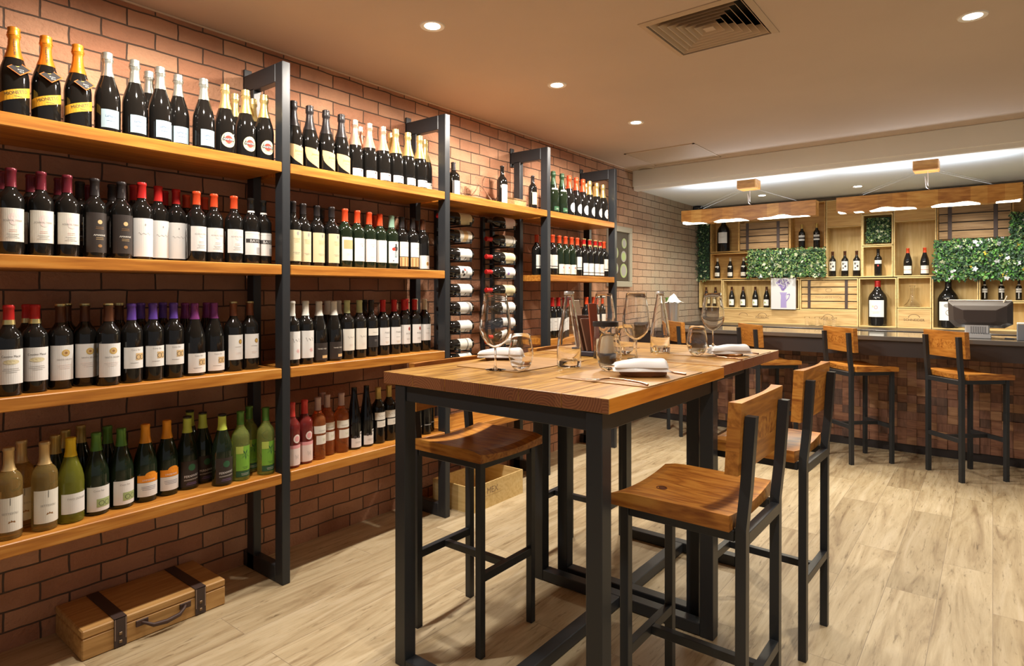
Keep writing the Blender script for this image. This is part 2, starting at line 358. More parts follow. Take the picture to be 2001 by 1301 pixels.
# ------------------------------------------------------------------ bottles
def shape(kind):
    if kind == 'bord': return [(0,.003),(.030,.0),(.0355,.002),(.0375,.008),(.0378,.185),(.0365,.198),(.031,.211),(.022,.222),(.0165,.233),(.0148,.247),(.0142,.288),(.0158,.290),(.0158,.297),(.0145,.301),(0,.301)]
    if kind == 'burg': return [(0,.003),(.034,.0),(.039,.002),(.0412,.009),(.0412,.140),(.0395,.160),(.034,.185),(.026,.210),(.0195,.232),(.0160,.250),(.0148,.285),(.0158,.287),(.0158,.294),(.0145,.298),(0,.298)]
    if kind == 'champ': return [(0,.003),(.036,.0),(.0415,.002),(.0440,.010),(.0440,.135),(.0425,.152),(.0375,.175),(.0295,.200),(.0215,.225),(.0170,.248),(.0155,.270),(.0150,.285),(.0165,.290),(.0165,.305),(0,.305)]
    if kind == 'ries': return [(0,.003),(.031,.0),(.036,.002),(.0375,.008),(.0375,.135),(.0360,.160),(.0310,.195),(.0250,.230),(.0190,.265),(.0155,.295),(.0145,.320),(.0150,.330),(0,.330)]
    if kind == 'mag': return [(0,.003),(.044,.0),(.053,.003),(.056,.012),(.0565,.225),(.054,.245),(.044,.262),(.029,.274),(.021,.288),(.0195,.355),(.0215,.357),(.0215,.366),(.0195,.369),(0,.369)]
    if kind == 'jumbo': return [(0,.003),(.075,.0),(.088,.004),(.092,.016),(.092,.29),(.090,.312),(.078,.345),(.056,.375),(.038,.40),(.030,.425),(.027,.48),(.030,.482),(.030,.496),(.027,.50),(0,.50)]
def radius(prof, z):
    for (r0, z0), (r1, z1) in zip(prof[1:], prof[2:]):
        if z0 <= z <= z1 and z1 > z0: return r0+(r1-r0)*(z-z0)/(z1-z0)
    return prof[-2][0]
def col(name, c, rough=.5, metal=0, spec=.5):
    return mat('tone_'+name, c, rough, metal, spec=spec)
G = {'dark': mat('dark_bottle_glass', (.010, .009, .008), .07, spec=.6), 'green': mat('green_bottle_glass', (.012, .020, .010), .07, spec=.6),
     'white': mat('golden_wine_glass', (.86, .62, .22), .03, trans=.85, ior=1.36), 'lime': mat('pale_green_wine_glass', (.62, .76, .22), .03, trans=.8, ior=1.36),
     'amber': mat('amber_rose_glass', (.85, .30, .10), .03, trans=.8, ior=1.36), 'olive': mat('olive_wine_glass', (.42, .44, .06), .04, trans=.7, ior=1.36), 'rose': mat('red_rose_glass', (.16, .02, .018), .06, spec=.6)}
PAL = {'paper': (.80, .78, .70), 'white': (.80, .80, .78), 'cream': (.70, .63, .40), 'ink': (.05, .045, .045), 'grey': (.34, .33, .32), 'pink': (.80, .47, .42), 'gold': (.62, .42, .10),
       'bronze': (.33, .17, .06), 'red': (.62, .05, .03), 'orange': (.85, .30, .02), 'yellow': (.72, .40, .03), 'blue': (.36, .50, .58), 'navy': (.10, .14, .28), 'black': (.02, .018, .018), 'char': (.035, .026, .022),
       'sage': (.36, .46, .20), 'leaf': (.20, .46, .05), 'lime': (.50, .62, .12), 'dgreen': (.03, .11, .05), 'tan': (.66, .46, .22), 'steel': (.45, .45, .46), 'rose': (.80, .36, .38), 'blush': (.85, .72, .68), 'violet': (.30, .2, .5), 'teal': (.15, .25, .27)}
def P(c): return mat('print_'+c, PAL[c], .55)
CAPM = {'orange': ((.72, .25, .02), .34, .55), 'silver': ((.52, .53, .47), .32, .8), 'goldfoil': ((.74, .60, .26), .3, .8), 'pinkfoil': ((.78, .50, .36), .3, .75), 'dkred': ((.16, .018, .03), .3, .3), 'blackcap': ((.025, .02, .02), .35, .2),
        'red': ((.52, .02, .018), .35, .2), 'orred': ((.70, .075, .02), .35, .2), 'brown': ((.10, .035, .015), .35, .3), 'violet': ((.13, .06, .36), .35, .3), 'magenta': ((.24, .05, .22), .3, .4), 'copper': ((.22, .075, .035), .35, .4), 'tan': ((.60, .42, .19), .35, .4),
        'yellow': ((.80, .56, .02), .35, .2), 'green': ((.10, .24, .04), .35, .3), 'dgreen': ((.03, .07, .03), .35, .3), 'sage': ((.24, .40, .30), .4, .1), 'orange2': ((.84, .33, .02), .35, .2), 'limecap': ((.55, .66, .10), .4, 0), 'whitecap': ((.78, .77, .70), .4, .1), 'greycap': ((.45, .45, .36), .4, .2),
        'palelime': ((.52, .56, .28), .4, .1), 'beige': ((.62, .52, .36), .4, .1), 'rose': ((.70, .06, .05), .35, .1), 'mauve': ((.52, .36, .33), .4, .2), 'goldcap': ((.58, .42, .13), .35, .5), 'blue': ((.03, .03, .25), .35, .2), 'none': ((.02, .018, .017), .2, 0)}
TXT = {}
def glyphs(s):
    if s in TXT: return TXT[s]
    cu = bpy.data.curves.new('t', 'FONT'); cu.body = s; cu.size = 1; cu.align_x = 'CENTER'; cu.align_y = 'CENTER'; cu.resolution_u = 2
    o = bpy.data.objects.new('t', cu); COL.objects.link(o); bpy.context.view_layer.update()
    me = o.to_mesh(); vs = [v.co.copy() for v in me.vertices]; fs = [list(p.vertices) for p in me.polygons]
    o.to_mesh_clear(); bpy.data.objects.remove(o); bpy.data.curves.remove(cu)
    TXT[s] = (vs, fs); return TXT[s]
def art_polys(item):
    """-> list of (verts2d, faces, colour)"""
    k = item[0]
    if k == 't':
        _, s, size, cx, cz, c = item[:6]; rot = item[6] if len(item) > 6 else 0; wid = item[7] if len(item) > 7 else 1
        vs, fs = glyphs(s); cr, sr = math.cos(rot), math.sin(rot)
        return [([(cx+size*(v.x*wid*cr-v.y*sr), cz+size*(v.x*wid*sr+v.y*cr)) for v in vs], fs, c)]
    if k == 'r':
        _, x0, z0, x1, z1, c = item; n = max(1, int(abs(x1-x0)/.006))
        vs = []; fs = []
        for i in range(n+1):
            x = x0+(x1-x0)*i/n; vs += [(x, z0), (x, z1)]
            if i: fs.append([2*i-2, 2*i, 2*i+1, 2*i-1])
        return [(vs, fs, c)]
    if k == 'e':
        _, cx, cz, rx, rz, c = item; n = 22
        vs = [(cx, cz)]; 
        for f in (.5, 1):
            vs += [(cx+rx*f*math.cos(2*math.pi*i/n), cz+rz*f*math.sin(2*math.pi*i/n)) for i in range(n)]
        fs = [[0, 1+i, 1+(i+1) % n] for i in range(n)]+[[1+i, 1+n+i, 1+n+(i+1) % n, 1+(i+1) % n] for i in range(n)]
        return [(vs, fs, c)]
    if k == 'l':      # lines of small print
        _, cx, z0, w, n, c = item; out = []; rs = random.Random(int(z0*1e5)+n)
        for i in range(n):
            ww = w*rs.uniform(.6, 1); out += art_polys(('r', cx-ww/2, z0-i*.006, cx+ww/2, z0-i*.006+.0012, c))
        return out
    if k == 's':      # script flourish
        _, cx, cz, w, h, c = item; n = 26; vs = []; fs = []
        for i in range(n+1):
            u = i/n; x = cx+(u-.5)*w; z = cz+math.sin(u*21)*h*(.4+.6*math.sin(u*5+1)**2); 
            vs += [(x, z-.0006), (x+.0006, z+.0009)]
            if i: fs.append([2*i-2, 2*i, 2*i+1, 2*i-1])
        return [(vs, fs, c)]
    if k == 'p':
        return [(item[1], [list(range(len(item[1])))], item[2])]
    if k == 'leaf':
        _, cx, cz, r, c = item; out = []
        for i in range(7):
            a = i*2*math.pi/7+.3; b = .22
            out.append(([(cx, cz), (cx+r*.5*math.cos(a-b), cz+r*.5*math.sin(a-b)), (cx+r*math.cos(a), cz+r*math.sin(a)), (cx+r*.5*math.cos(a+b), cz+r*.5*math.sin(a+b))], [[0, 1, 2, 3]], c))
        return out
    if k == 'bike':
        _, cx, cz, w, h, bg = item; out = art_polys(('r', cx-w/2, cz-h/2, cx+w/2, cz+h/2, bg))
        for sx in (-1, 1):
            n = 14; R = h*.36; vs = []
            for i in range(n): a = 2*math.pi*i/n; vs += [(cx+sx*w*.22+R*math.cos(a), cz-h*.06+R*math.sin(a)), (cx+sx*w*.22+R*.8*math.cos(a), cz-h*.06+R*.8*math.sin(a))]
            out.append((vs, [[2*i, (2*i+2) % (2*n), (2*i+3) % (2*n), 2*i+1] for i in range(n)], 'ink'))
        out.append(([(cx-w*.22, cz-h*.06), (cx+.0008-w*.22, cz-h*.06), (cx+w*.15, cz+h*.28), (cx+w*.14, cz+h*.28)], [[0, 1, 2, 3]], 'ink'))
        return out
    return []
class Art:
    """a printed patch wrapped round a bottle: base shape + print, one mesh"""
    def __init__(s): s.m = MB(); s.cols = []
    def ci(s, c):
        if c not in s.cols: s.cols.append(c)
        return s.cols.index(c)
    def wrap(s, polys, prof, lift, cyl=None):
        for vs, fs, c in polys:
            V = []
            for x, z in vs:
                r0 = cyl if cyl else radius(prof, z); r = r0+lift; a = x/(cyl or prof[4][0]); V.append((r*math.cos(a), r*math.sin(a), z))
            s.m.add(V, fs, s.ci(c), False)
    def flat(s, polys, lift, fn):
        for vs, fs, c in polys: s.m.add([fn(x, z, lift) for x, z in vs], fs, s.ci(c), False)
    def build(s, name, parent, loc=None): return s.m.build(name, [P(c) for c in s.cols], parent, loc, fix=False)
def label_part(root, name, prof, base, art, lift=.0005):
    A = Art(); R = prof[4][0]
    k = base[0]
    if k == 'rect': base = (k, base[1], max(base[2], .0105), *base[3:])
    if k == 'rect': A.wrap(art_polys(('r', base[1], base[2], base[3], base[4], base[5])), prof, lift)
    elif k == 'ell': A.wrap(art_polys(('e', base[1], base[2], base[3], base[4], base[5])), prof, lift)
    elif k == 'band':     # slanted band (x0,z0)-(x1,z1), height h
        _, x0, z0, x1, z1, h, c = base; n = 14; vs = []; fs = []
        for i in range(n+1):
            u = i/n; x = x0+(x1-x0)*u; z = z0+(z1-z0)*u; vs += [(x, z), (x, z+h)]
            if i: fs.append([2*i-2, 2*i, 2*i+1, 2*i-1])
        A.wrap([(vs, fs, c)], prof, lift)
    elif k == 'sail':     # quarter-round corner label
        _, x0, z0, x1, z1, c = base; n = 14; vs = []; fs = []
        for i in range(n+1):
            u = i/n; x = x0+(x1-x0)*u; zb = z0+(z1-z0)*.75*(1-math.sqrt(max(0, 1-(1-u)**2))); zt = z1-(z1-z0)*.16*u; vs += [(x, zb), (x, zt)]
            if i: fs.append([2*i-2, 2*i, 2*i+1, 2*i-1])
        A.wrap([(vs, fs, c)], prof, lift)
    for j, it in enumerate(art):
        A.wrap(art_polys(it), prof, lift+.00035+.00012*j)
    return A.build(name, root)
# kind: shape, glass, capsule, cap_z0, labels=[(name, base, art)], look
W2 = .043
K = {}
def kind(n, shp, glass, cap, capz, labels, look, band=None, top=None, hscale=1): K[n] = dict(shp=shp, glass=glass, cap=cap, capz=capz, labels=labels, look=look, band=band, top=top, hs=hscale)
kind('O', 'champ', 'dark', 'orange', .205, [('label', ('band', -.060, .040, .060, .078, .034, 'yellow'), [('t', 'MIONETTO', .0165, .0, .080, 'ink', .31, .85), ('l', .006, .067, .04, 1, 'ink')])], 'orange-foiled sparkling bottle with slanted yellow label')
kind('L', 'champ', 'dark', 'silver', .222, [('label', ('rect', -.030, .018, .034, .088, 'blue'), [('t', 'LaMarca', .011, .002, .062, 'navy'), ('l', .002, .044, .035, 1, 'navy')])], 'silver-topped sparkling bottle with pale blue label')
kind('M', 'champ', 'dark', 'goldfoil', .205, [('label', ('ell', 0, .062, .031, .034, 'cream'), [('e', 0, .064, .017, .017, 'red'), ('r', -.026, .058, .026, .069, 'ink'), ('t', 'MARTINI', .0115, 0, .0635, 'white', 0, 1.0), ('l', 0, .045, .028, 1, 'ink')])], 'gold-foiled sparkling bottle with round cream label')
kind('Mo', 'champ', 'dark', 'orred', .215, [('label', ('ell', 0, .065, .030, .038, 'white'), [('l', 0, .06, .03, 2, 'grey')])], 'orange-foiled dark bottle with round white label')
kind('Mg', 'champ', 'dark', 'goldfoil', .205, [('label', ('ell', 0, .065, .030, .038, 'white'), [('e', 0, .066, .02, .024, 'grey'), ('e', 0, .066, .017, .021, 'white')])], 'gold-foiled dark bottle with round white label')
kind('Kg', 'champ', 'green', 'dgreen', .215, [('collar', ('rect', -.05, .176, .05, .188, 'paper'), []), ('label', ('rect', -.03, .02, .03, .05, 'dgreen'), [('l', 0, .035, .04, 2, 'paper')])], 'dark green champagne bottle with pale neck ring')
A_art = lambda top: [('e', .004, .128, .016, .016, 'blush'), ('e', .004, .112, .012, .010, 'blush'), ('t', 'ACHAVAL FERRER', .0088, .002, .117, 'grey', 0, .78), ('l', .002, .085, .03, 2, 'pink'), ('l', .002, .07, .04, 3, 'grey')]
kind('A', 'bord', 'dark', 'dkred', .236, [('label', ('rect', -.042, .045, .042, .160, 'paper'), A_art(0))], 'dark-capped red with cream label and pink emblem')
kind('A2', 'bord', 'dark', 'orred', .244, [('label', ('rect', -.042, .045, .042, .150, 'white'), A_art(0))], 'orange-red capped bottle with pink emblem label')
kind('D', 'bord', 'dark', 'blackcap', .236, [('label', ('rect', -.044, .02, .044, .170, 'char'), [('e', .002, .135, .008, .008, 'tan'), ('t', 'AMARINE', .0095, .002, .085, 'paper', 0, 1.05), ('l', .002, .075, .04, 2, 'tan'), ('l', .002, .115, .03, 2, 'bronze'), ('e', .002, .045, .007, .006, 'bronze')]), ('neck_seal', ('ell', 0, .266, .011, .012, 'gold'), [('e', 0, .266, .007, .008, 'char')])], 'black-labelled red with gold neck seal')
kind('R', 'bord', 'dark', 'red', .240, [('label', ('rect', -.043, .012, .043, .160, 'white'), [('s', .0, .10, .05, .004, 'grey'), ('e', 0, .135, .002, .004, 'grey')])], 'red-capped bottle with tall plain white label')
kind('B', 'bord', 'dark', 'none', .246, [('label', ('rect', -.040, .04, .040, .135, 'white'), [('r', -.036, .095, .040, .113, 'ink'), ('t', 'BATO', .017, .006, .1035, 'white', 0, 1.1), ('r', .012, .045, .038, .075, 'steel')]), ('neck_band', ('rect', -.05, .235, .05, .243, 'white'), []), ('label', ('rect', -.04, .1355, .04, .146, 'white'), [])], 'black-capped bottle with black and white label')
kind('C', 'bord', 'dark', 'red', .236, [('label', ('rect', -.043, .04, .043, .155, 'white'), [('t', 'Cousino Macul', .0105, .0, .131, 'ink', 0, .85), ('e', 0, .113, .022, .008, 'cream'), ('l', 0, .09, .05, 3, 'grey')])], 'red-capped bottle with gold neck band and gilt-lettered label', band=('goldfoil', .236, .252))
kind('Gb', 'bord', 'dark', 'brown', .236, [('label', ('rect', -.043, .032, .043, .155, 'white'), [('e', .006, .128, .013, .012, 'gold'), ('e', .006, .128, .009, .0085, 'tan'), ('e', .006, .128, .0045, .0045, 'bronze'), ('t', 'SANTA HELENA', .0075, .004, .105, 'grey', 0, .95), ('l', .002, .085, .05, 3, 'blush')])], 'brown-capped bottle with white label and gold emblem', top='goldfoil')
bikelab = lambda z: [('t', 'Cono Sur', .0085, .0, z+.068, 'grey'), ('bike', .016, z+.042, .034, .026, 'tan'), ('l', -.005, z+.018, .04, 1, 'grey')]
kind('V', 'bord', 'dark', 'violet', .238, [('label', ('rect', -.042, .055, .042, .135, 'white'), bikelab(.057))], 'violet-capped bottle with bicycle label')
kind('Pm', 'burg', 'dark', 'magenta', .232, [('label', ('rect', -.042, .012, .042, .092, 'white'), bikelab(.014))], 'magenta-capped burgundy bottle with low bicycle label')
kind('Sc', 'bord', 'dark', 'copper', .240, [('label', ('rect', -.041, .05, .041, .158, 'white'), [('e', .010, .128, .009, .010, 'bronze'), ('e', .010, .128, .006, .007, 'gold'), ('l', .0, .105, .035, 1, 'grey'), ('l', 0, .08, .03, 2, 'blush')])], 'copper-capped bottle with small gold seal label', top='goldfoil')
kind('Wt', 'bord', 'white', 'tan', .225, [('label', ('rect', -.044, .028, .044, .140, 'paper'), [('r', -.0008, .115, .0008, .139, 'ink'), ('t', 'SETTESOLI', .0095, .0, .088, 'grey', 0, 1.0), ('p', [(-.006, .056), (-.003, .064), (0, .060), (.003, .066), (.007, .061), (.012, .063), (.014, .056)], 'bronze')])], 'clear bottle of golden wine with tan cap')
kind('Y', 'burg', 'olive', 'yellow', .232, [('label', ('rect', -.043, .035, .043, .105, 'white'), [('t', 'TWO OCEANS', .0095, .006, .086, 'grey', 0, .95)])], 'yellow-capped green bottle with white label')
kind('Nb', 'burg', 'green', 'goldcap', .232, [], 'gold-capped green bottle')
kind('Ng', 'burg', 'green', 'green', .232, [('label', ('rect', -.044, .015, .044, .105, 'white'), [('t', 'Cono Sur', .009, -.004, .09, 'grey'), ('r', -.012, .03, .040, .060, 'sage'), ('bike', .014, .045, .046, .026, 'sage')])], 'green-capped bottle with green and white label')
kind('Or', 'burg', 'green', 'orange2', .226, [('label', ('rect', -.042, .022, .042, .076, 'white'), [('l', 0, .06, .055, 3, 'navy')]), ('upper_label', ('rect', -.042, .077, .042, .105, 'orange'), [('e', .008, .104, .022, .014, 'orange'), ('t', 'LINDEMANS', .0095, 0, .086, 'white', 0, .9)])], 'orange-capped bottle with orange and white label')
kind('F', 'burg', 'green', 'limecap', .232, [('label', ('rect', -.044, .012, .044, .118, 'char'), [('e', .0, .092, .014, .014, 'dgreen'), ('t', 'FERNWAY', .0135, 0, .056, 'white', .06, .95), ('t', 'SAUVIGNON BLANC', .0075, 0, .042, 'paper', .06, .85), ('l', 0, .028, .05, 2, 'violet')])], 'lime and black capped bottle with dark label', top='blackcap')
kind('Gr', 'bord', 'lime', 'green', .243, [('label', ('rect', -.040, .045, .042, .152, 'leaf'), [('r', -.040, .120, -.01, .152, 'lime'), ('leaf', .0, .115, .024, 'dgreen'), ('l', 0, .06, .03, 2, 'dgreen')]), ('foot_label', ('rect', -.040, .018, .042, .043, 'dgreen'), [('l', 0, .032, .05, 2, 'paper')])], 'pale green bottle with bright green leaf label')
kind('Kc', 'champ', 'dark', 'blackcap', .195, [('label', ('sail', -.045, .012, .045, .108, 'tan'), [('t', 'Jaume', .017, .006, .074, 'bronze'), ('l', .008, .056, .035, 1, 'bronze')])], 'black champagne bottle with tan rounded label')
kind('Pk', 'champ', 'dark', 'pinkfoil', .178, [('label', ('rect', -.038, .012, .042, .052, 'blush'), [('e', .015, .042, .005, .006, 'ink'), ('s', .004, .028, .04, .003, 'violet')])], 'pink-foiled sparkling bottle with small white label')
kind('Gd', 'champ', 'dark', 'goldfoil', .178, [('label', ('rect', -.038, .012, .042, .052, 'white'), [('e', .015, .042, .005, .006, 'ink'), ('s', .004, .028, .04, .003, 'sage')])], 'gold-foiled sparkling bottle with small white label')
kind('J', 'bord', 'dark', 'blackcap', .25, [('label', ('rect', -.041, .02, .041, .165, 'cream'), [('e', .008, .15, .006, .009, 'grey'), ('l', .004, .125, .04, 4, 'tan'), ('l', .004, .06, .04, 2, 'grey')])], 'black bottle with tall cream label')
kind('Rp', 'bord', 'green', 'orred', .236, [('label', ('rect', -.041, .035, .041, .155, 'white'), [('r', -.032, .095, .041, .140, 'tan'), ('p', [(-.02, .1), (-.005, .12), (.01, .105), (.03, .125), (.036, .1)], 'bronze'), ('l', 0, .07, .04, 2, 'blush')])], 'red-capped bottle with engraving on white label')
kind('Rw', 'bord', 'green', 'orred', .236, [('label', ('rect', -.041, .035, .041, .155, 'white'), [('l', .004, .125, .04, 1, 'grey'), ('t', 'EES', .008, .002, .115, 'grey'), ('l', 0, .06, .03, 2, 'blush')])], 'red-capped bottle with mostly blank white label')
kind('Sg', 'bord', 'green', 'sage', .234, [('label', ('rect', -.041, .035, .041, .155, 'white'), [('e', .002, .135, .006, .007, 'ink'), ('e', .002, .115, .013, .014, 'ink'), ('e', -.012, .112, .010, .009, 'red'), ('p', [(-.006, .066), (.008, .066), (.012, .1), (-.004, .1)], 'teal'), ('e', -.014, .048, .004, .003, 'navy')])], 'sage-capped bottle with drummer figure on label')
kind('Bk', 'bord', 'dark', 'blackcap', .242, [('label', ('rect', -.041, .075, .041, .158, 'white'), [('l', 0, .125, .03, 1, 'grey')]), ('foot_label', ('rect', -.041, .02, .041, .072, 'tan'), [('r', -.03+.012*i, .02, -.026+.012*i, .07, 'bronze') for i in range(0)]+[('r', -.034, .02, -.028, .07, 'bronze'), ('r', -.014, .02, -.008, .07, 'bronze'), ('r', .006, .02, .012, .07, 'bronze'), ('r', .026, .02, .032, .07, 'bronze')])], 'black-capped bottle with white and striped labels')
kind('Dk', 'bord', 'dark', 'brown', .240, [('label', ('rect', -.043, .005, .043, .088, 'white'), [('e', .008, .040, .011, .012, 'gold'), ('e', .008, .040, .007, .008, 'bronze')])], 'dark bottle with low label and gold coin')
kind('Ws', 'bord', 'dark', 'whitecap', .232, [('label', ('rect', -.043, .03, .043, .160, 'white'), [('s', .004, .118, .05, .009, 'ink'), ('leaf', .010, .068, .013, 'rose')])], 'white-capped bottle with red flower label')
kind('Bd', 'burg', 'dark', 'whitecap', .228, [('label', ('rect', -.044, .005, .044, .095, 'char'), [('t', 'TAMBO VIEJO', .008, 0, .066, 'paper', 0, 1.0), ('r', -.002, .02, .03, .034, 'tan')])], 'cream-capped burgundy bottle with dark label')
kind('Pl', 'bord', 'dark', 'palelime', .236, [('label', ('rect', -.043, .045, .043, .155, 'paper'), [('s', .004, .112, .05, .005, 'grey'), ('l', 0, .075, .03, 2, 'blush')])], 'pale-capped bottle with script on cream label')
kind('Db', 'bord', 'dark', 'blackcap', .244, [('label', ('rect', -.043, .112, .043, .150, 'paper'), [('l', 0, .128, .04, 1, 'grey')]), ('foot_label', ('rect', -.043, .05, .043, .108, 'black'), [('l', 0, .088, .03, 2, 'grey')])], 'dark bottle with white strip over black label')
kind('Rm', 'bord', 'dark', 'red', .236, [('label', ('rect', -.043, .055, .043, .150, 'white'), [('t', 'MARQ', .014, .004, .122, 'grey', 0, 1.0), ('l', 0, .095, .03, 1, 'grey'), ('l', 0, .072, .03, 2, 'tan')])], 'red-capped bottle with grey lettered label')
kind('Rj', 'bord', 'dark', 'red', .240, [('label', ('rect', -.041, .05, .041, .158, 'white'), [('e', .008, .135, .008, .010, 'red'), ('e', .008, .135, .004, .006, 'ink'), ('t', 'RIOJA', .013, .002, .108, 'grey'), ('l', 0, .08, .03, 2, 'grey')])], 'red-netted bottle with seal on white label')
kind('Be', 'bord', 'dark', 'beige', .240, [('label', ('rect', -.042, .06, .042, .155, 'white'), [('t', 'AVELL', .009, .004, .13, 'grey'), ('l', 0, .105, .03, 2, 'grey')])], 'beige-capped bottle with light grey label')
kind('Ro', 'bord', 'rose', 'rose', .236, [('label', ('rect', -.042, .012, .042, .090, 'blush'), [('s', .006, .05, .02, .012, 'grey')]), ('upper_label', ('rect', -.042, .09, .042, .106, 'rose'), []), ('medal', ('ell', .006, .135, .018, .020, 'blush'), [('e', .006, .135, .012, .013, 'rose')])], 'red-capped rose bottle with pink medal')
kind('Am', 'bord', 'amber', 'mauve', .238, [('label', ('rect', -.042, .128, .042, .165, 'paper'), [('t', 'VINCENZA', .008, 0, .140, 'grey')]), ('foot_label', ('rect', -.03, .075, .042, .118, 'paper'), [('s', .012, .096, .022, .008, 'sage')])], 'amber rose bottle with two cream labels')
kind('Rs', 'ries', 'dark', 'none', .29, [('label', ('rect', -.036, .012, .040, .062, 'white'), [('l', .004, .04, .04, 2, 'grey'), ('e', -.015, .068, .009, .008, 'ink'), ('e', .006, .066, .008, .006, 'ink')]), ('upper_label', ('rect', .012, .062, .036, .092, 'white'), [('e', .022, .082, .006, .005, 'ink')])], 'slim black bottle with animal graphic')
kind('Gc', 'bord', 'dark', 'goldcap', .238, [('label', ('rect', -.042, .128, .042, .168, 'lime' if 0 else 'paper'), [('s', .0, .148, .05, .004, 'grey')]), ('foot_label', ('rect', -.03, .088, .042, .122, 'paper'), [('s', .010, .105, .022, .006, 'grey')])], 'gold-capped dark bottle with two cream labels')
kind('Bu', 'bord', 'dark', 'blue', .24, [('label', ('rect', -.03, .06, .03, .066, 'grey'), [])], 'dark bottle with blue foil')
kind('Rd', 'bord', 'dark', 'orred', .244, [('label', ('rect', -.042, .05, .042, .15, 'paper'), [('r', -.042, .062, .042, .068, 'ink'), ('l', 0, .11, .03, 2, 'grey')])], 'red-capped claret with black-lined label')
kind('Rd2', 'bord', 'green', 'orred', .244, [('label', ('rect', -.042, .012, .042, .085, 'paper'), [('e', .0, .06, .005, .008, 'red'), ('l', 0, .04, .04, 3, 'grey')])], 'orange-red capped bottle with low cream label')
kind('Rg', 'bord', 'dark', 'red', .246, [('label', ('rect', -.042, .005, .042, .105, 'white'), [('l', .0, .075, .03, 4, 'grey'), ('r', -.042, .028, .042, .034, 'ink')])], 'gold-banded red-capped bottle with low label', band=('goldfoil', .246, .258), top='goldfoil')
kind('Bt', 'bord', 'dark', 'blackcap', .24, [('label', ('rect', -.040, .04, .040, .150, 'cream'), [('l', 0, .1, .03, 3, 'grey')])], 'dark bottle with cream label')
kind('Bw', 'bord', 'dark', 'none', .24, [('label', ('rect', -.038, .03, .042, .165, 'white'), [('l', 0, .1, .02, 2, 'blush')])], 'tall dark bottle with white label')
kind('Mag', 'mag', 'dark', 'blackcap', .29, [('label', ('rect', -.045, .03, .060, .165, 'white'), [('r', -.042, .03, -.030, .165, 'ink'), ('l', .012, .11, .04, 3, 'grey')])], 'magnum bottle with white label', hscale=.9)
# bar wall kinds
kind('Bg', 'burg', 'dark', 'beige', .25, [('label', ('rect', -.04, .03, .04, .085, 'paper'), [('e', 0, .064, .006, .006, 'gold'), ('l', 0, .048, .04, 2, 'ink')]), ('neck_label', ('rect', -.03, .160, .03, .178, 'paper'), [])], 'beige-capped burgundy bottle with neck label')
kind('Bj', 'bord', 'dark', 'goldcap', .25, [('label', ('rect', -.04, .100, .04, .165, 'white'), [('r', -.04, .118, .04, .142, 'ink'), ('t', 'PAGO', .012, 0, .152, 'ink'), ('l', 0, .11, .04, 1, 'grey')])], 'gold-capped bottle with black-banded label')
kind('Be4', 'burg', 'dark', 'brown', .24, [('label', ('rect', -.042, .03, .042, .115, 'white'), [('e', -.008, .072, .012, .013, 'sage'), ('l', .01, .06, .03, 2, 'grey')])], 'brown-capped bottle with green-dot white label')
kind('Bd2', 'burg', 'dark', 'brown', .235, [('label', ('rect', -.04, .05, .04, .12, 'cream'), [('l', 0, .09, .04, 3, 'grey')])], 'small dark bottle with cream label')
kind('Bm', 'bord', 'dark', 'brown', .25, [('label', ('rect', -.04, .07, .04, .18, 'paper'), [('e', -.012, .15, .008, .015, 'ink'), ('e', .013, .12, .010, .013, 'ink'), ('e', -.01, .10, .008, .009, 'ink'), ('e', .006, .155, .005, .012, 'grey')])], 'dark bottle with black figures on cream label')
kind('Bo', 'bord', 'dark', 'blackcap', .25, [('label', ('rect', -.041, .135, .041, .175, 'paper'), [('l', 0, .155, .03, 1, 'grey')]), ('emblem', ('ell', 0, .115, .008, .010, 'red'), [])], 'black bottle with white band and red emblem')
kind('Bx', 'burg', 'dark', 'orred', .245, [('label', ('rect', -.042, .02, .042, .105, 'paper'), [('r', -.042, .06, .042, .064, 'red'), ('l', 0, .085, .04, 2, 'grey')])], 'red-capped burgundy bottle with cream label')
kind('Bz', 'bord', 'dark', 'blackcap', .25, [('label', ('rect', -.04, .115, .04, .175, 'white'), [('r', -.04, .14, .04, .146, 'ink'), ('e', 0, .16, .006, .004, 'ink')]), ('stripe_label', ('rect', -.006, .025, .006, .113, 'white'), []), ('neck_label', ('rect', -.05, .222, .05, .236, 'paper'), [])], 'black bottle with white stripe and neck band')
kind('H1', 'jumbo', 'dark', 'red', .43, [('label', ('rect', -.080, .10, .080, .284, 'white'), [('e', .0, .205, .018, .022, 'rose'), ('e', 0, .205, .010, .012, 'white'), ('e', -.03, .215, .010, .012, 'cream'), ('l', 0, .16, .10, 5, 'grey')])], 'giant wine bottle with red cap and white label')
kind('H3', 'jumbo', 'dark', 'blackcap', .43, [('label', ('rect', -.062, .125, .086, .283, 'white'), [('r', -.060, .125, -.045, .283, 'ink'), ('l', .012, .22, .07, 4, 'grey')])], 'large dark wine bottle with white label')
kind('H2', 'jumbo', 'dark', 'blackcap', .43, [('label', ('rect', -.080, .08, .080, .275, 'white'), [('e', .02, .16, .035, .034, 'grey'), ('e', .02, .16, .025, .024, 'white'), ('e', .02, .16, .012, .012, 'ink'), ('e', .0, .235, .03, .02, 'grey')])], 'giant dark bottle with printed white label')

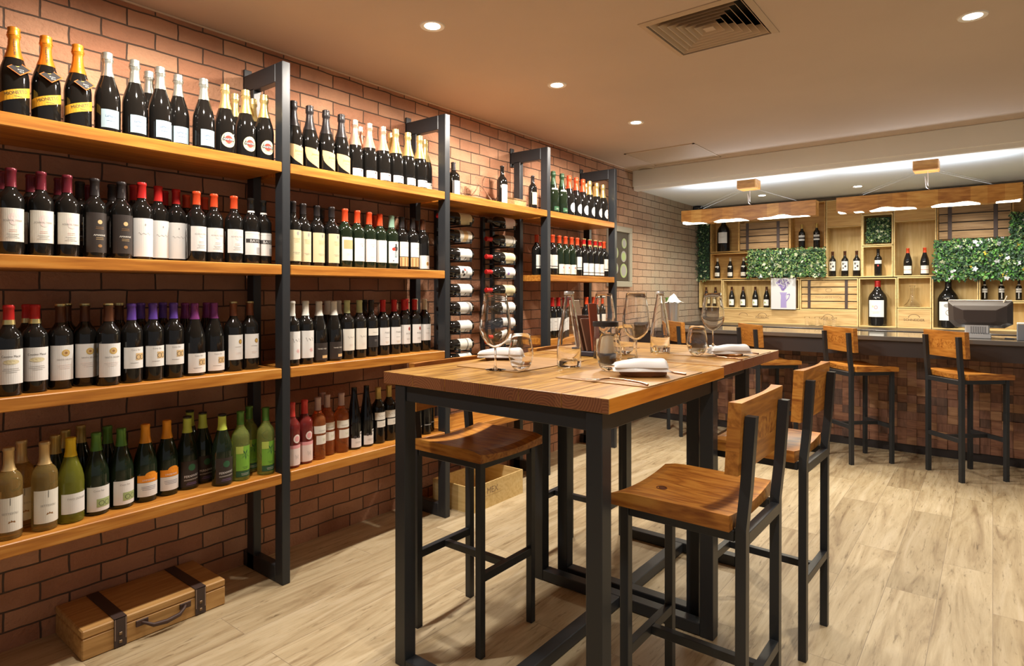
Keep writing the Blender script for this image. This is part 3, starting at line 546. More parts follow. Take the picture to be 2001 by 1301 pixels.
PROTO = {}
def proto(k):
    d = K[k]; prof = shape(d['shp']); prof = [(r, z*d['hs']) for r, z in prof] if d['hs'] != 1 else prof
    root = thing('champagne_bottle' if d['shp'] == 'champ' else 'wine_bottle', None, None)
    H = prof[-1][1]
    MB().lathe(prof, 28).build('bottle_glass', G[d['glass']], root)
    c, r, me = CAPM[d['cap']]; cm = mat('foil_'+d['cap'], c, r, me)
    if d['glass'] == 'olive' or d['glass'] == 'white': pass
    if d['cap'] != 'none':
        e = .0009; z0 = d['capz']*(d['hs'] if d['hs'] != 1 else 1)
        if d['shp'] == 'champ':
            cp = [(radius(prof, z0)+e, z0)]
            zz = z0
            while zz < .262: zz += .012; cp.append((radius(prof, min(zz, .27))+e*(1+(len(cp) % 2)*.7), zz))
            cp += [(.0165, .276), (.0195, .282), (.0200, .296), (.0175, .304), (.0190, .309), (.0185, .315), (.013, .3185), (0, .319)]
            MB().lathe(cp, 20).build('foil', cm, root)
            if d['cap'] not in ('blackcap',):
                MB().tube([(.0203*math.cos(a), .0203*math.sin(a), .2885+.0016*math.sin(4*a)) for a in [i*math.pi/8 for i in range(17)]], .0011, 5).build('wire_cage', cm, root)
        else:
            rn = [p for p in prof if p[1] >= z0-1e-6][:-2]
            cp = [(radius(prof, z0)+e, z0)]+[(q+e, z) for q, z in rn if z > z0]+[(prof[-2][0]+e, H), (prof[-2][0]*.8, H+.0012), (0, H+.0012)]
            o = MB().lathe(cp, 20).build('capsule', cm, root)
            if d['band']:
                b = d['band']; c2, r2, m2 = CAPM[b[0]]
                MB().lathe([(radius(prof, b[1])+.0016, b[1]), (radius(prof, b[2])+.0016, b[2])], 20).build('cap_band', mat('foil_'+b[0], c2, r2, m2), root)
            if d['top']:
                c2, r2, m2 = CAPM[d['top']]
                MB().lathe([(prof[-2][0]+.0022, H-.008), (prof[-2][0]+.0022, H+.001), (prof[-2][0]*.8, H+.0022), (0, H+.0022)], 20).build('cap_top', mat('foil_'+d['top'], c2, r2, m2), root)
    for nm, base, art in d['labels']: label_part(root, nm, prof, base, art)
    if k == 'O':
        A = Art(); A.wrap([([(z-.262, .0) for z in ()], [], 'ink')], prof, .001)
        vs, fs = glyphs('MIONETTO'); V = []
        for v in vs:
            z = .245+v.x*.0115; x = -v.y*.0115; r = radius(prof, z)+.0026; a = x/r; V.append((r*math.cos(a), r*math.sin(a), z))
        A.m.add(V, fs, A.ci('ink')); A.build('foil_lettering', root)
        tg = MB(); q = [(-.030, -.004), (.006, .032), (.040, -.002), (.004, -.038)]
        # card hung from the neck, resting on the shoulder
        def card(s, lift):
            c = Vector((.0395+lift, .003, .168)); u = Vector((-.0, 1, 0)); w = Vector((-.55, 0, .835))
            return [c+u*(x*s)+w*(z*s) for x, z in q]
        a = card(1.0, 0); b = card(1.0, .0012); tg.add(a+b, [(0, 1, 2, 3), (7, 6, 5, 4)]+[(i, (i+1) % 4, 4+(i+1) % 4, 4+i) for i in range(4)], 0)
        tg.add(card(.88, .0016), [(0, 1, 2, 3)], 1)
        c = Vector((.0395+.002, .003, .168)); u = Vector((0, 1, 0)); w = Vector((-.55, 0, .835))
        for s, sz, ox, oz in (('Extra', .008, .008, -.008), ('Dry', .008, .010, -.018)):
            vs, fs = glyphs(s); tg.add([c+u*(ox+v.x*sz)+w*(oz+v.y*sz) for v in vs], fs, 2)
        vs, fs, _ = art_polys(('e', .0, .010, .006, .006, 'x'))[0]; tg.add([c+u*x+w*z for x, z in vs], fs, 3)
        tg.build('neck_tag', [mat('tag_orange', (.65, .16, .02), .5), P('black'), P('white'), P('gold')], root, fix=False)
    return root
USED = set()
PL = []
def place(k, loc, rz=0, rx=None):
    if k not in PROTO: PROTO[k] = proto(k)
    if k in USED: o = dup(PROTO[k])
    else: o = PROTO[k]; USED.add(k)
    o.location = loc; o.rotation_euler = rx if rx else (0, 0, rz)
    return o
ORD = ['', 'first', 'second', 'third', 'fourth', 'fifth', 'sixth', 'seventh', 'eighth', 'ninth']
NUM = ['', 'one', 'two', 'three', 'four', 'five', 'six', 'seven', 'eight', 'nine', 'ten', 'eleven', 'twelve']
SCL = {'Bt': .80, 'Mag': .72, 'Bw': .98, 'A': .965, 'A2': .965, 'D': .965, 'B': .965, 'O': .955, 'L': .955, 'M': .955, 'Kc': .985, 'Pk': .97, 'Gd': .985, 'Bu': .9, 'Gr': .99, 'Rs': .97}
RB = {'bord': .0385, 'burg': .042, 'champ': .0448, 'ries': .0382, 'mag': .057}
TAKEN = {}
def row(items, z, where, depth, bay, back=0):
    """items: list of (kind, pixel x); depth 0 = front row; bottles that would touch step back"""
    cnt = {}
    for k, px in items: cnt.setdefault(k, []).append(px)
    y0, y1 = bays[bay]
    tk = TAKEN.setdefault((round(z, 3), bay), [])
    for k, px in items:
        sc = SCL.get(k, 1); r = RB[K[k]['shp']]*sc
        X = XF-.03-r-.088*depth-back
        while True:
            y = min(max(onx(px, CY, X).y, y0+r+.004), y1-r-.004)
            if all((X-a)**2+(y-b)**2 > (r+c+.0015)**2 for a, b, c in tk) or X < XF-.335+r+.004: break
            X -= .006
        tk.append((X, y, r))
        o = place(k, (X, y, z+.0005), random.uniform(-.12, .12))
        o.scale = (sc, sc, sc)
        n = len(cnt[k]); i = sorted(cnt[k]).index(px)+1
        lk = K[k]['look']
        if depth: lk = 'half-hidden '+lk
        nth = f', {ORD[i]} from left of {NUM[n]}' if n > 1 else ''
        if depth: nth += ', behind front row'
        def full(l): return f'{l}{nth}, {where}'
        while len(full(lk).split()) > 16:
            ws = lk.split()
            if ' with ' in lk and len(lk.split(' with ')[1].split()) <= 2: lk = lk.split(' with ')[0]
            elif ' with ' in lk: i2 = ws.index('with'); ws.pop(i2+1); lk = ' '.join(ws)
            else: ws.pop(0); lk = ' '.join(ws)
        tag(o, full(lk), 'bottle', f'bottles on the {where}')
T1, T2, T3, T4 = SZ
w = lambda s, b: f'{NTH[s]} shelf, {BAY[b]}'
row([('O', 27), ('O', 90), ('O', 152), ('L', 210), ('L', 263), ('L', 313), ('L', 348), ('L', 398), ('M', 440), ('M', 480), ('M', 517)], T1, w(0, 0), 0, 0)
row([('L', 291), ('M', 459), ('M', 494)], T1, w(0, 0), 1, 0)
row([('A', 21), ('A', 80), ('A', 131), ('D', 185), ('D', 237), ('R', 277), ('R', 309), ('R', 344), ('A2', 384), ('A2', 418), ('A2', 457), ('B', 490), ('B', 518)], T2, w(1, 0), 0, 0)
row([('A', 3), ('A', 60), ('A', 115), ('D', 156), ('A', 170), ('D', 219), ('R', 262), ('R', 321), ('A2', 364), ('A2', 400)], T2, w(1, 0), 1, 0)
row([('C', 17), ('C', 68), ('Gb', 118), ('Gb', 166), ('Gb', 212), ('V', 257), ('V', 299), ('V', 339), ('Pm', 380), ('Pm', 418), ('Sc', 456), ('Sc', 488)], T3, w(2, 0), 0, 0)
row([('C', 53), ('Gb', 130), ('Gb', 233), ('V', 275), ('V', 318), ('Pm', 362), ('Pm', 404)], T3, w(2, 0), 1, 0)
row([('Wt', 17), ('Wt', 87), ('Y', 138), ('Ng', 188), ('Ng', 237), ('Or', 284), ('Or', 326), ('F', 366), ('F', 396), ('F', 434), ('Gr', 470), ('Gr', 520)], T4, w(3, 0), 0, 0)
row([('Wt', 42), ('Nb', 108), ('Nb', 128), ('Nb', 158), ('Ng', 210), ('F', 371), ('Gr', 487)], T4, w(3, 0), 1, 0)
row([('Kc', 573), ('Kc', 605), ('Kc', 637), ('Kc', 667), ('Pk', 693), ('Pk', 721), ('Pk', 748), ('Gd', 773), ('Gd', 797), ('Gd', 820), ('Gd', 842)], T1, w(0, 1), 0, 1)
row([('Pk', 703), ('Gd', 764)], T1, w(0, 1), 1, 1)
row([('J', 572), ('J', 592), ('J', 619), ('J', 648), ('Rp', 674), ('Rw', 698), ('Rw', 721), ('Rw', 742), ('Sg', 765), ('Bk', 785), ('Bk', 806), ('Dk', 826), ('Dk', 846)], T2, w(1, 1), 0, 1)
row([('J', 628), ('Dk', 790), ('Rw', 732)], T2, w(1, 1), 1, 1)
row([('Ws', 570), ('Ws', 597), ('Bd', 623), ('Bd', 652), ('Pl', 678), ('Pl', 702), ('Db', 725), ('Rm', 748), ('Rm', 770), ('Rj', 789), ('Rj', 810), ('Be', 829), ('Be', 847)], T3, w(2, 1), 0, 1)
row([('Bd', 640), ('Bd', 661), ('Db', 712), ('Rj', 799)], T3, w(2, 1), 1, 1)
row([('Ro', 570), ('Ro', 595), ('Am', 621), ('Am', 639), ('Am', 667), ('Rs', 692), ('Rs', 716), ('Gc', 739), ('Gc', 760), ('Bu', 813), ('Bu', 831), ('Bu', 848)], T4, w(3, 1), 0, 1)
row([('Am', 630)], T4, w(3, 1), 1, 1)
row([('Mag', 886), ('Bw', 981)], T1, w(0, 2), 0, 2, .118)
row([('Bt', 1041)], T1, w(0, 2), 0, 2)
row([('Kg', 1081), ('Kg', 1098), ('Mo', 1112), ('Mo', 1126), ('Mo', 1139), ('Mg', 1152), ('Mg', 1166), ('Mg', 1178), ('Mg', 1190)], T1, w(0, 3), 0, 3)
row([('Mo', 1154), ('Mg', 1145)], T1, w(0, 3), 1, 3)
row([('Rd', 1048), ('Rd', 1080), ('Rd2', 1093), ('Rd2', 1105), ('Rd2', 1117), ('Rd', 1128), ('Rg', 1141), ('Rg', 1152), ('Rg', 1163), ('Rg', 1172), ('Rd', 1181), ('Rd', 1191)], T2, w(1, 3), 0, 3)
row([('Rd', 1031), ('Rd2', 1134)], T2, w(1, 3), 1, 3)
row([('Rm', 1048), ('Rm', 1079), ('Rm', 1091), ('Rm', 1103), ('Rd', 1146), ('Rd', 1160), ('Rd', 1176)], T3, w(2, 3), 0, 3)

# ------------------------------------------------------------------ horizontal bottle rack in the third bay
rk = thing('bottle_rack', 'black wall rack of horizontal bottles in two columns between the shelf frames', 'bottle rack', (XW+.001, 2.8, 0))
XR = -2.70
def rack_column(ys, n, z0, dz):
    for y in ys:
        MB().box((0, y-2.8-.014, .52), (.028, y-2.8+.014, 1.86), bev=.002).build('upright', M_black, rk)
        m = MB()
        for i in range(n):
            z = z0-i*dz-.043
            m.bar((.02, y-2.8, z), (.225, y-2.8, z), .012, .008)
            m.box((.217, y-2.8-.006, z), (.225, y-2.8+.006, z+.022))
        m.build('pegs', M_black, rk)
Lc = [(430, 'cream'), (463, 'tan'), (498, 'white'), (532, 'dots'), (566, 'white'), (601, 'greyw'), (636, 'white'), (671, 'twin'), (698, 'white')]
Rc = [(438, 'pinkish'), (472, 'ringed'), (505, 'cream'), (533, 'dot'), (567, 'cream'), (600, 'white'), (630, 'white'), (662, 'lines')]
RL = {'cream': ('cream', [('l', 0, .12, .05, 12, 'tan')], 'yellowish cream label'), 'tan': ('paper', [('r', -.05, .06, .05, .10, 'tan'), ('l', 0, .09, .04, 3, 'bronze')], 'tan-banded label'), 'white': ('white', [('r', -.045, .075, -.02, .082, 'ink')], 'plain white label'),
      'dots': ('white', [('e', .0, .11, .010, .012, 'ink'), ('e', .015, .09, .010, .010, 'red'), ('e', -.02, .095, .012, .009, 'ink'), ('e', .0, .075, .011, .009, 'grey')], 'multicoloured spots on its label'), 'greyw': ('white', [('r', -.05, .03, .05, .055, 'grey')], 'grey band on its label'),
      'twin': ('paper', [('r', -.05, .06, .05, .066, 'ink')], 'narrow double label'), 'pinkish': ('blush', [('l', 0, .13, .05, 14, 'pink')], 'pinkish lined label'), 'ringed': ('paper', [('l', 0, .13, .04, 8, 'grey'), ('r', -.06, .045, .06, .05, 'ink')], 'black-ringed cream label'),
      'dot': ('white', [('e', -.01, .1, .01, .012, 'violet'), ('l', .01, .07, .03, 2, 'grey')], 'violet spot on its label'), 'lines': ('white', [('r', -.02, .06, -.017, .12, 'grey'), ('r', -.006, .06, -.003, .12, 'grey'), ('r', .008, .06, .011, .12, 'grey')], 'grey stripes on its label')}
for k, (c, art, look) in RL.items(): kind('rk_'+k, 'bord', 'dark', 'red' if k in ('ringed', 'cream', 'dot', 'lines') else 'blackcap', .246, [('label', ('rect', -.062, .022, .062, .135, c), art)], look)
def rack_row(lst, pxbase, col):
    zs = []
    seen = {}
    for py, k in lst: seen.setdefault(k, []).append(py)
    for i, (py, k) in enumerate(lst):
        p = onx(pxbase, py, XR); zs.append(p.z)
        o = place('rk_'+k, (XR, p.y, p.z), rx=(math.pi/2, 0, 0))
        ln = seen[k]; where = f', {ORD[ln.index(py)+1]} such from the top' if len(ln) > 1 else ''
        tag(o, f'horizontal bottle with {RL[k][2]}{where}, {col} rack column', 'bottle', f'bottles lying in the {col} rack column')
    return zs, p.y
zl, yl = rack_row(Lc, 919, 'left'); zr, yr = rack_row(Rc, 1003, 'right')
def pegs(zs, y):
    for yy in (y-.05, y-.155):
        MB().box((0, yy-2.8-.013, .52), (.028, yy-2.8+.013, 1.86), bev=.002).build('upright', M_black, rk)
        m = MB()
        for z in zs:
            for s in (0,):
                m.bar((.02, yy-2.8, z-.0435), (XR-XW+.052, yy-2.8, z-.0435), .012, .009)
                m.box((XR-XW+.044, yy-2.8-.006, z-.0435), (XR-XW+.052, yy-2.8+.006, z-.022))
        m.build('support_pegs', M_black, rk)
pegs(zl, yl); pegs(zr, yr)

# glass decanters on the top shelf of the third bay
def wall_profile(outer, t):
    """closed thin-walled vessel: outer profile bottom->rim, then inner back down"""
    inner = [(max(r-t, .0), z) for r, z in outer if z > t*2.2]
    return [(0, outer[0][1])]+outer+[(max(outer[-1][0]-t*.5, 0), outer[-1][1]+t*.5)]+inner[::-1]+[(0, inner[0][1])]
def decanter(px, label, s=1.0):
    X = XF-.215-(.03 if s < .7 else 0); p = onx(px, CY, X)
    t = thing('glass_decanter', label, 'decanter', (X, p.y, T1+.0005), 0, 'decanters on the top shelf')
    pr = [(.05, 0), (.085, .006), (.098, .025), (.092, .05), (.06, .09), (.028, .13), (.021, .16), (.024, .19), (.034, .215), (.04, .222)]
    MB().lathe(wall_profile([(r*s, z*s) for r, z in pr], .0022), 28).build('vessel', M_glass, t)
    MB().lathe([(.0215*s, .16*s), (.025*s, .163*s), (.0215*s, .166*s)], 20).build('neck_ring', M_glass, t)
decanter(906, 'smaller clear glass decanter beside the magnum on the top shelf', .50); decanter(938, 'clear wide-bottomed glass decanter in the middle of the third bay top shelf', .86)

# ------------------------------------------------------------------ wooden cases
def flat_text(m, s, size, p, u, v, ci):
    vs, fs = glyphs(s); p = Vector(p); u = Vector(u); v = Vector(v)
    m.add([p+u*(q.x*size)+v*(q.y*size) for q in vs], fs, ci)
def open_case(name, label, loc, sx, sy, sz, text=None):
    t = thing(name, label, 'wooden crate', loc)
    m = MB(); th = .009
    m.box((-sx, 0, 0), (-sx+th, sy, sz)).box((-th, 0, 0), (0, sy, sz)).box((-sx+th, 0, 0), (-th, th, sz)).box((-sx+th, sy-th, 0), (-th, sy, sz)).box((-sx+th, th, 0), (-th, sy-th, th))
    m.build('crate_body', M_pine, t)
    if text:
        a = MB(); flat_text(a, text, .055, (.0008, sy*.38, sz*.66), (0, 1, 0), (0, 0, 1), 0)
        a.box((.0, sy*.2, sz*.48), (.0007, sy*.56, sz*.485))
        a.build('stamp', mat('stamp_ink', (.30, .20, .11), .7), t)
    return t
X = -2.44; a = onx(922, 955, X); b = onx(1018, 914, X)
open_case('wine_crate', 'open pale wooden crate with stamped letters on the floor under the bottle rack', (X, a.y, 0), .33, b.y-a.y+.02, .155, 'MEX')
# flat wine carry case on the floor, bottom left
CXF = -2.567; cy0, cy1, ch = .766, 1.287, .108
t = thing('wine_carry_case', 'flat wooden carry case with leather straps on the floor by the brick wall', 'wine case', (CXF, cy0, 0))
Lg = cy1-cy0
MB().box((-.295, 0, 0), (0, Lg, ch*.72), bev=.004).build('case_body', M_case, t)
MB().box((-.295, 0, ch*.728), (0, Lg, ch), bev=.004).build('lid', M_case, t)
for fy in (.235, .80):
    y = Lg*fy; m = MB()
    m.box((.0002, y-.021, .004), (.004, y+.021, ch+.003)).box((-.29, y-.021, ch+.0003), (.004, y+.021, ch+.0035))
    s = m.build('strap', M_strap, t)
    MB().tube([(.004, y-.018, .03), (.004, y-.018, ch)], .0014, 6).tube([(.004, y+.018, .03), (.004, y+.018, ch)], .0014, 6).build('stitching', mat('strap_stitch', (.35, .25, .2), .6), s)
    b = MB()
    for z in (.022, .05): b.lathe([(0, .004), (.005, .003), (.006, 0)], 10, c=(0, 0, 0))
    mb = MB()
    for z in (.022, .052):
        mb.box((.004, y-.006, z-.006), (.0075, y+.006, z+.006), bev=.002)
    mb.build('buckle', mat('aged_brass', (.25, .18, .12), .35, .9), s)
hy0, hy1 = Lg*.40, Lg*.66
h = MB().tube([(.004, hy0-.012, .062), (.018, hy0, .058), (.026, hy0+.02, .046), (.027, (hy0+hy1)/2, .040), (.026, hy1-.02, .046), (.018, hy1, .058), (.004, hy1+.012, .062)], [.005, .006, .008, .009, .008, .006, .005], 10).build('handle', M_brown, t)
for y in (hy0-.012, hy1+.012):
    MB().box((.0002, y-.022, .050), (.006, y+.022, .074), bev=.002).build('handle_mount', M_brown, h)
# small crate lying on the top shelf behind the bottle
p0 = onx(988, CY, XF-.236); p1 = onx(1031, CY, XF-.236)
t = thing('wooden_wine_box', 'small pale wooden wine box lying behind the bottles on the top shelf', 'wooden box', (XF-.236, p0.y+.005, T1+.0005))
wl = p1.y-p0.y-.02
MB().box((-.095, 0, 0), (0, wl, .088), bev=.002).build('box_body', M_slat, t)
MB().box((-.096, -.002, .0885), (.003, wl+.002, .1), bev=.002).build('sliding_lid', M_slatD, t)

# framed picture on the brick wall
pa, pb = onx(1203, 448, XW), onx(1231, 559, XW)
FH = 1.965-1.375; FWd = .48; py1 = pb.y
t = thing('framed_picture', 'grey framed picture of round medals on the brick wall beyond the shelving', 'picture', (XW+.0005, py1-FWd, 1.375))
f = MB()
for a, b in (((0, 0, 0), (.028, FWd, .055)), ((0, 0, FH-.055), (.028, FWd, FH)), ((0, 0, .055), (.028, .055, FH-.055)), ((0, FWd-.055, .055), (.028, FWd, FH-.055))): f.box(a, b, bev=.004)
f.build('frame', mat('silver_frame', (.42, .40, .33), .4, .3), t)
MB().box((0.0006, .055, .055), (.008, FWd-.055, FH-.055)).build('backing', mat('picture_back', (.06, .045, .03), .5), t)
m = MB()
for (y, z, r, ci) in ((FWd-.15, .16, .07, 0), (FWd-.15, .30, .055, 1), (FWd-.14, .43, .05, 0), (.16, .18, .06, 1), (.16, .33, .06, 0)):
    n = 24; m.add([(.0086, y+r*math.cos(2*math.pi*i/n), z+r*math.sin(2*math.pi*i/n)) for i in range(n)], [list(range(n))], ci)
    m.add([(.0090, y+r*.75*math.cos(2*math.pi*i/n), z+r*.75*math.sin(2*math.pi*i/n)) for i in range(n)], [list(range(n))], 1-ci)
m.build('medals', [P('sage'), P('grey')], t, fix=False)

# ------------------------------------------------------------------ tables
def table(label, x0, y0, x1, y1, long_axis, legs):
    H = 1.04; th = .042
    t = thing('high_table', label, 'table', ((x0+x1)/2, (y0+y1)/2, 0), 0, 'high wooden tables')
    w, d = (x1-x0)/2, (y1-y0)/2
    m = MB(); n = 6
    rs = random.Random(3 if long_axis else 5)
    if long_axis:
        xs = [-w+2*w*i/n for i in range(n+1)]
        for i in range(n): m.box((xs[i]+.0004, -d, H-th), (xs[i+1]-.0004, d, H), 0, .0012)
    else:
        ys = [-d+2*d*i/n for i in range(n+1)]
        for i in range(n): m.box((-w, ys[i]+.0004, H-th), (w, ys[i+1]-.0004, H), 0, .0012)
    # end-grain faces take their own material
    top = m.build('tabletop', [M_tabY if long_axis else M_tabX, M_end, M_edge], t)
    for p in top.data.polygons:
        nx, ny = abs(p.normal.x), abs(p.normal.y)
        if long_axis:
            if ny > .9: p.material_index = 1
            elif nx > .9: p.material_index = 2
        else:
            if nx > .9: p.material_index = 1
            elif ny > .9: p.material_index = 2
    s = .052; zt = H-th; cx_, cy_ = (x0+x1)/2, (y0+y1)/2
    lx0, lx1, ly0, ly1 = legs[0]-cx_, legs[1]-cx_, legs[2]-cy_, legs[3]-cy_
    for x in (lx0, lx1-s):
        for y in (ly0, ly1-s): MB().box((x, y, 0), (x+s, y+s, zt-.0005), bev=.002).build('leg', M_black, t)
    a = MB(); e = .006
    for y in (ly0, ly1-s): a.box((lx0+s, y+e, zt-.055), (lx1-s, y+s-e, zt-.0005), bev=.002)
    for x in (lx0, lx1-s): a.box((x+e, ly0+s, zt-.055), (x+s-e, ly1-s, zt-.0005), bev=.002)
    a.build('apron', M_black, t)
    for y in (ly0, ly1-s): MB().box((lx0+s, y, .003), (lx1-s, y+s, .05 if y > ly0 or not long_axis else .03), bev=.003).build('foot_rail', M_black, t)
    MB().box(((lx0+lx1)/2-.026, ly0+s, .003), ((lx0+lx1)/2+.026, ly1-s, .05), bev=.003).build('centre_stretcher', M_black, t)
    return t
table('nearer high wooden table with black steel legs, long grain towards the bar', -1.74, 1.455, -.812, 2.352, True, (-1.68, -.835, 1.457, 2.347))
table('farther high wooden table behind the nearer one, end grain facing right', -1.735, 2.372, -.832, 3.19, False, (-1.605, -.925, 2.384, 3.03))

# ------------------------------------------------------------------ stools
def make_stool():
    t = thing('bar_stool', None, None)
    D, Wd, s = .168, .158, .027
    # saddle seat: dished across, grid mesh
    m = MB(); nx, ny = 10, 16; x0, x1, y0, y1 = -.146, .196, -.189, .189; th = .036
    top = []; bot = []
    for i in range(nx+1):
        for j in range(ny+1):
            u, v = i/nx, j/ny; x = x0+(x1-x0)*u; y = y0+(y1-y0)*v
            dip = .020*(1-(2*v-1)**2)*(.75+.25*math.sin(math.pi*min(1, u*1.1)))
            roll = -.010*max(0, (u-.8)/.2)**2
            top.append((x, y, .757-dip+roll)); bot.append((x, y, .757-th-.006-dip*.25))
    n = len(top); vs = top+bot; fs = []
    idx = lambda i, j: i*(ny+1)+j
    for i in range(nx):
        for j in range(ny):
            fs.append((idx(i, j), idx(i+1, j), idx(i+1, j+1), idx(i, j+1))); fs.append((n+idx(i, j), n+idx(i, j+1), n+idx(i+1, j+1), n+idx(i+1, j)))
    for i in range(nx):
        for j in (0, ny): fs.append((idx(i, j), idx(i+1, j), n+idx(i+1, j), n+idx(i, j)))
    for j in range(ny):
        for i in (0, nx): fs.append((idx(i, j), idx(i, j+1), n+idx(i, j+1), n+idx(i, j)))
    m.add(vs, fs, 0, False); so = m.build('seat', M_seat, t)
    pass
    # backrest: slightly dished block in front of the posts
    b = MB(); nz, nn = 6, 14; F = []; Bk = []
    for i in range(nz+1):
        for j in range(nn+1):
            u, v = i/nz, j/nn; z = .862+.186*u; y = -.19+.38*v; xb = -.1685-.0105*u
            thick = .034-.019*(1-(2*v-1)**2)
            F.append((xb+thick, y, z)); Bk.append((xb, y, z))
    n = len(F); q = lambda i, j: i*(nn+1)+j; fs = []
    for i in range(nz):
        for j in range(nn):
            fs.append((q(i, j), q(i, j+1), q(i+1, j+1), q(i+1, j))); fs.append((n+q(i, j), n+q(i+1, j), n+q(i+1, j+1), n+q(i, j+1)))
    for i in range(nz):
        for j in (0, nn): fs.append((q(i, j), q(i+1, j), n+q(i+1, j), n+q(i, j)))
    for j in range(nn):
        for i in (0, nz): fs.append((q(i, j), q(i, j+1), n+q(i, j+1), n+q(i, j)))
    b.add(F+Bk, fs); bo = b.build('backrest', [M_back, M_seat], t)
    for p in bo.data.polygons:
        if 2 <= int((p.center.z-.862)/.031) <= 3: p.material_index = 1
    for sy in (-1, 1):
        y = sy*(Wd-.004)
        p = MB()
        A = [(-.1665, .0), (-.1685, .72), (-.180, .83), (-.1925, 1.012)]
        vs = []; fs = []
        for x, z in A:
            for dx, dy in ((-s/2, -s/2), (s/2, -s/2), (s/2, s/2), (-s/2, s/2)): vs.append((x+dx, y+dy, z))
        for i in range(3):
            for e in range(4): fs.append((4*i+e, 4*i+(e+1) % 4, 4*i+4+(e+1) % 4, 4*i+4+e))
        fs += [(3, 2, 1, 0), (12, 13, 14, 15)]
        p.add(vs, fs); p.build('back_leg', M_black, t)
        MB().box((.150, y-s/2, 0), (.150+s, y+s/2, .714), bev=.0015).build('front_leg', M_black, t)
        MB().box((-.151, y-.010, .684), (.150, y+.010, .713), bev=.0015).build('side_rail', M_black, t)
    yy = Wd-.004-s/2
    MB().box((.155, -yy, .684), (.172, yy, .712), bev=.001).build('front_rail', M_black, t)
    MB().box((-.182, -yy, .676), (-.158, yy, .708), bev=.001).build('rear_rail', M_black, t)
    MB().box((-.180, -yy, .272), (-.156, yy, .302), bev=.001).build('rear_footrest', M_black, t)
    MB().box((.151, -yy, .272), (.175, yy, .302), bev=.001).build('front_footrest', M_black, t)
    MB().box((-.156, -.012, .274), (.151, .012, .300), bev=.001).build('centre_rail', M_black, t)
    return t
st0 = make_stool()
stools = [(-.675, 1.756, math.pi, 'nearest wooden bar stool with knot in its seat, right of the nearer table'), (-.70, 2.54, math.pi-.03, 'wooden bar stool right of the farther table, behind the nearest stool'),
          (-1.628, 1.828, 0.0, 'wooden bar stool tucked under the left side of the nearer table'), (-1.628, 2.637, 0.01, 'wooden bar stool mostly hidden under the left side of the farther table'),
          (-.150, 5.50, .74, 'rightmost wooden bar stool along the bar, before the till screen'), (-.838, 5.525, .76, 'second wooden bar stool from the right along the bar'), (-1.53, 5.53, .75, 'wooden bar stool at the bar partly hidden behind the napkin'), (-2.235, 5.58, .78, 'farthest left wooden bar stool at the bar, behind the glass bottle')]
for i, (x, y, r, l) in enumerate(stools):
    o = st0 if i == 0 else dup(st0)
    o.location = (x, y, 0); o.rotation_euler = (0, 0, r); tag(o, l, 'stool', 'bar stools at the tables' if i < 4 else 'bar stools along the bar')

kp = onz(1293, 951, .743); so = [c for c in st0.children if c.name.startswith('seat') and 'rail' not in c.name][0]
kx, ky = -(kp.x-stools[0][0]), -(kp.y-stools[0][1]); vv = (ky+.189)/.378
kz = .757-.020*(1-(2*vv-1)**2)*(.75+.25*math.sin(math.pi*min(1, (kx+.146)/.342*1.1)))
MB().lathe([(.0, .0012), (.009, .0012), (.0095, .0004), (.0125, .0004), (.013, .0016), (.016, .0016), (.0165, .0)], 20).build('knot', mat('wood_knot', (.11, .035, .014), .5), so, (kx, ky, kz))

# ------------------------------------------------------------------ table settings
TZ = 1.0405
def mat_rect(label, x0, y0, x1, y1):
    o = MB().box((x0, y0, 0), (x1, y1, .003), bev=.001).build('placemat', M_mat, None, (0, 0, TZ)); tag(o, label, 'placemat', 'wood-look placemats')
def PT(px, py, z=TZ): return onz(px, py, z)
c = PT(1012, 728); mat_rect('wood-look placemat under the left wine glass on the nearer table', c.x-.30, c.y, c.x, c.y+.45)
c = PT(1262, 757); mat_rect('wood-look placemat under the cutlery at the right of the nearer table', c.x-.33, c.y, -.816, c.y+.44)
c = PT(1440, 702); mat_rect('wood-look placemat under the napkin on the farther table', -.836-.31, c.y, -.836, c.y+.43)
c = PT(1100, 688); mat_rect('wood-look placemat by the menu holder at the left of the farther table', -1.72, c.y, -1.72+.30, c.y+.42)
MZ = TZ+.0035
def wineglass(px, py, label, hgt=.278, R=.058, z=MZ):
    p = PT(px, py, z); t = thing('wine_glass', label, 'wine glass', p, 0, 'wine glasses on the high tables')
    k = hgt/.278; t0 = .0011
    out = [(.0, .0795), (.006, .080), (.018, .085), (.034, .097), (.048, .115), (.0565, .138), (.058, .158), (.0555, .185), (.0505, .220), (.0455, .252), (.0415, .278)]
    out = [(r*R/.058, z*k) for r, z in out]
    inner = [(max(r-t0, 0), z_+.0012) for r, z_ in out[1:]]
    MB().lathe(out+[(out[-1][0]-t0*.5, out[-1][1]+.0006)]+inner[::-1]+[(0, inner[0][1])], 36).build('bowl', M_glass, t)
    MB().lathe([(0, .0), (.038, .0), (.0385, .0012), (.022, .003), (.008, .006), (.0046, .012), (.0038, .03), (.0036, .06*k), (.0046, .0788*k), (0, .0790*k)], 28).build('stem', M_glass, t)
def tumbler(px, py, label, z=MZ, s=1.0):
    p = PT(px, py, z); t = thing('tumbler', label, 'glass', p, 0, 'rounded tumblers on the high tables')
    out = [(.016, .0), (.026, .004), (.036, .018), (.044, .042), (.0460, .058), (.0435, .082), (.0375, .112), (.0335, .132)]
    out = [(r*s, z_*s) for r, z_ in out]; t0 = .0013
    inner = [(max(r-t0, .001), z_) for r, z_ in out if z_ > .006]
    MB().lathe([(0, 0)]+out+[(out[-1][0]-t0/2, out[-1][1]+.0005)]+inner[::-1]+[(0, .007*s)], 30).build('glass_body', M_glass, t)
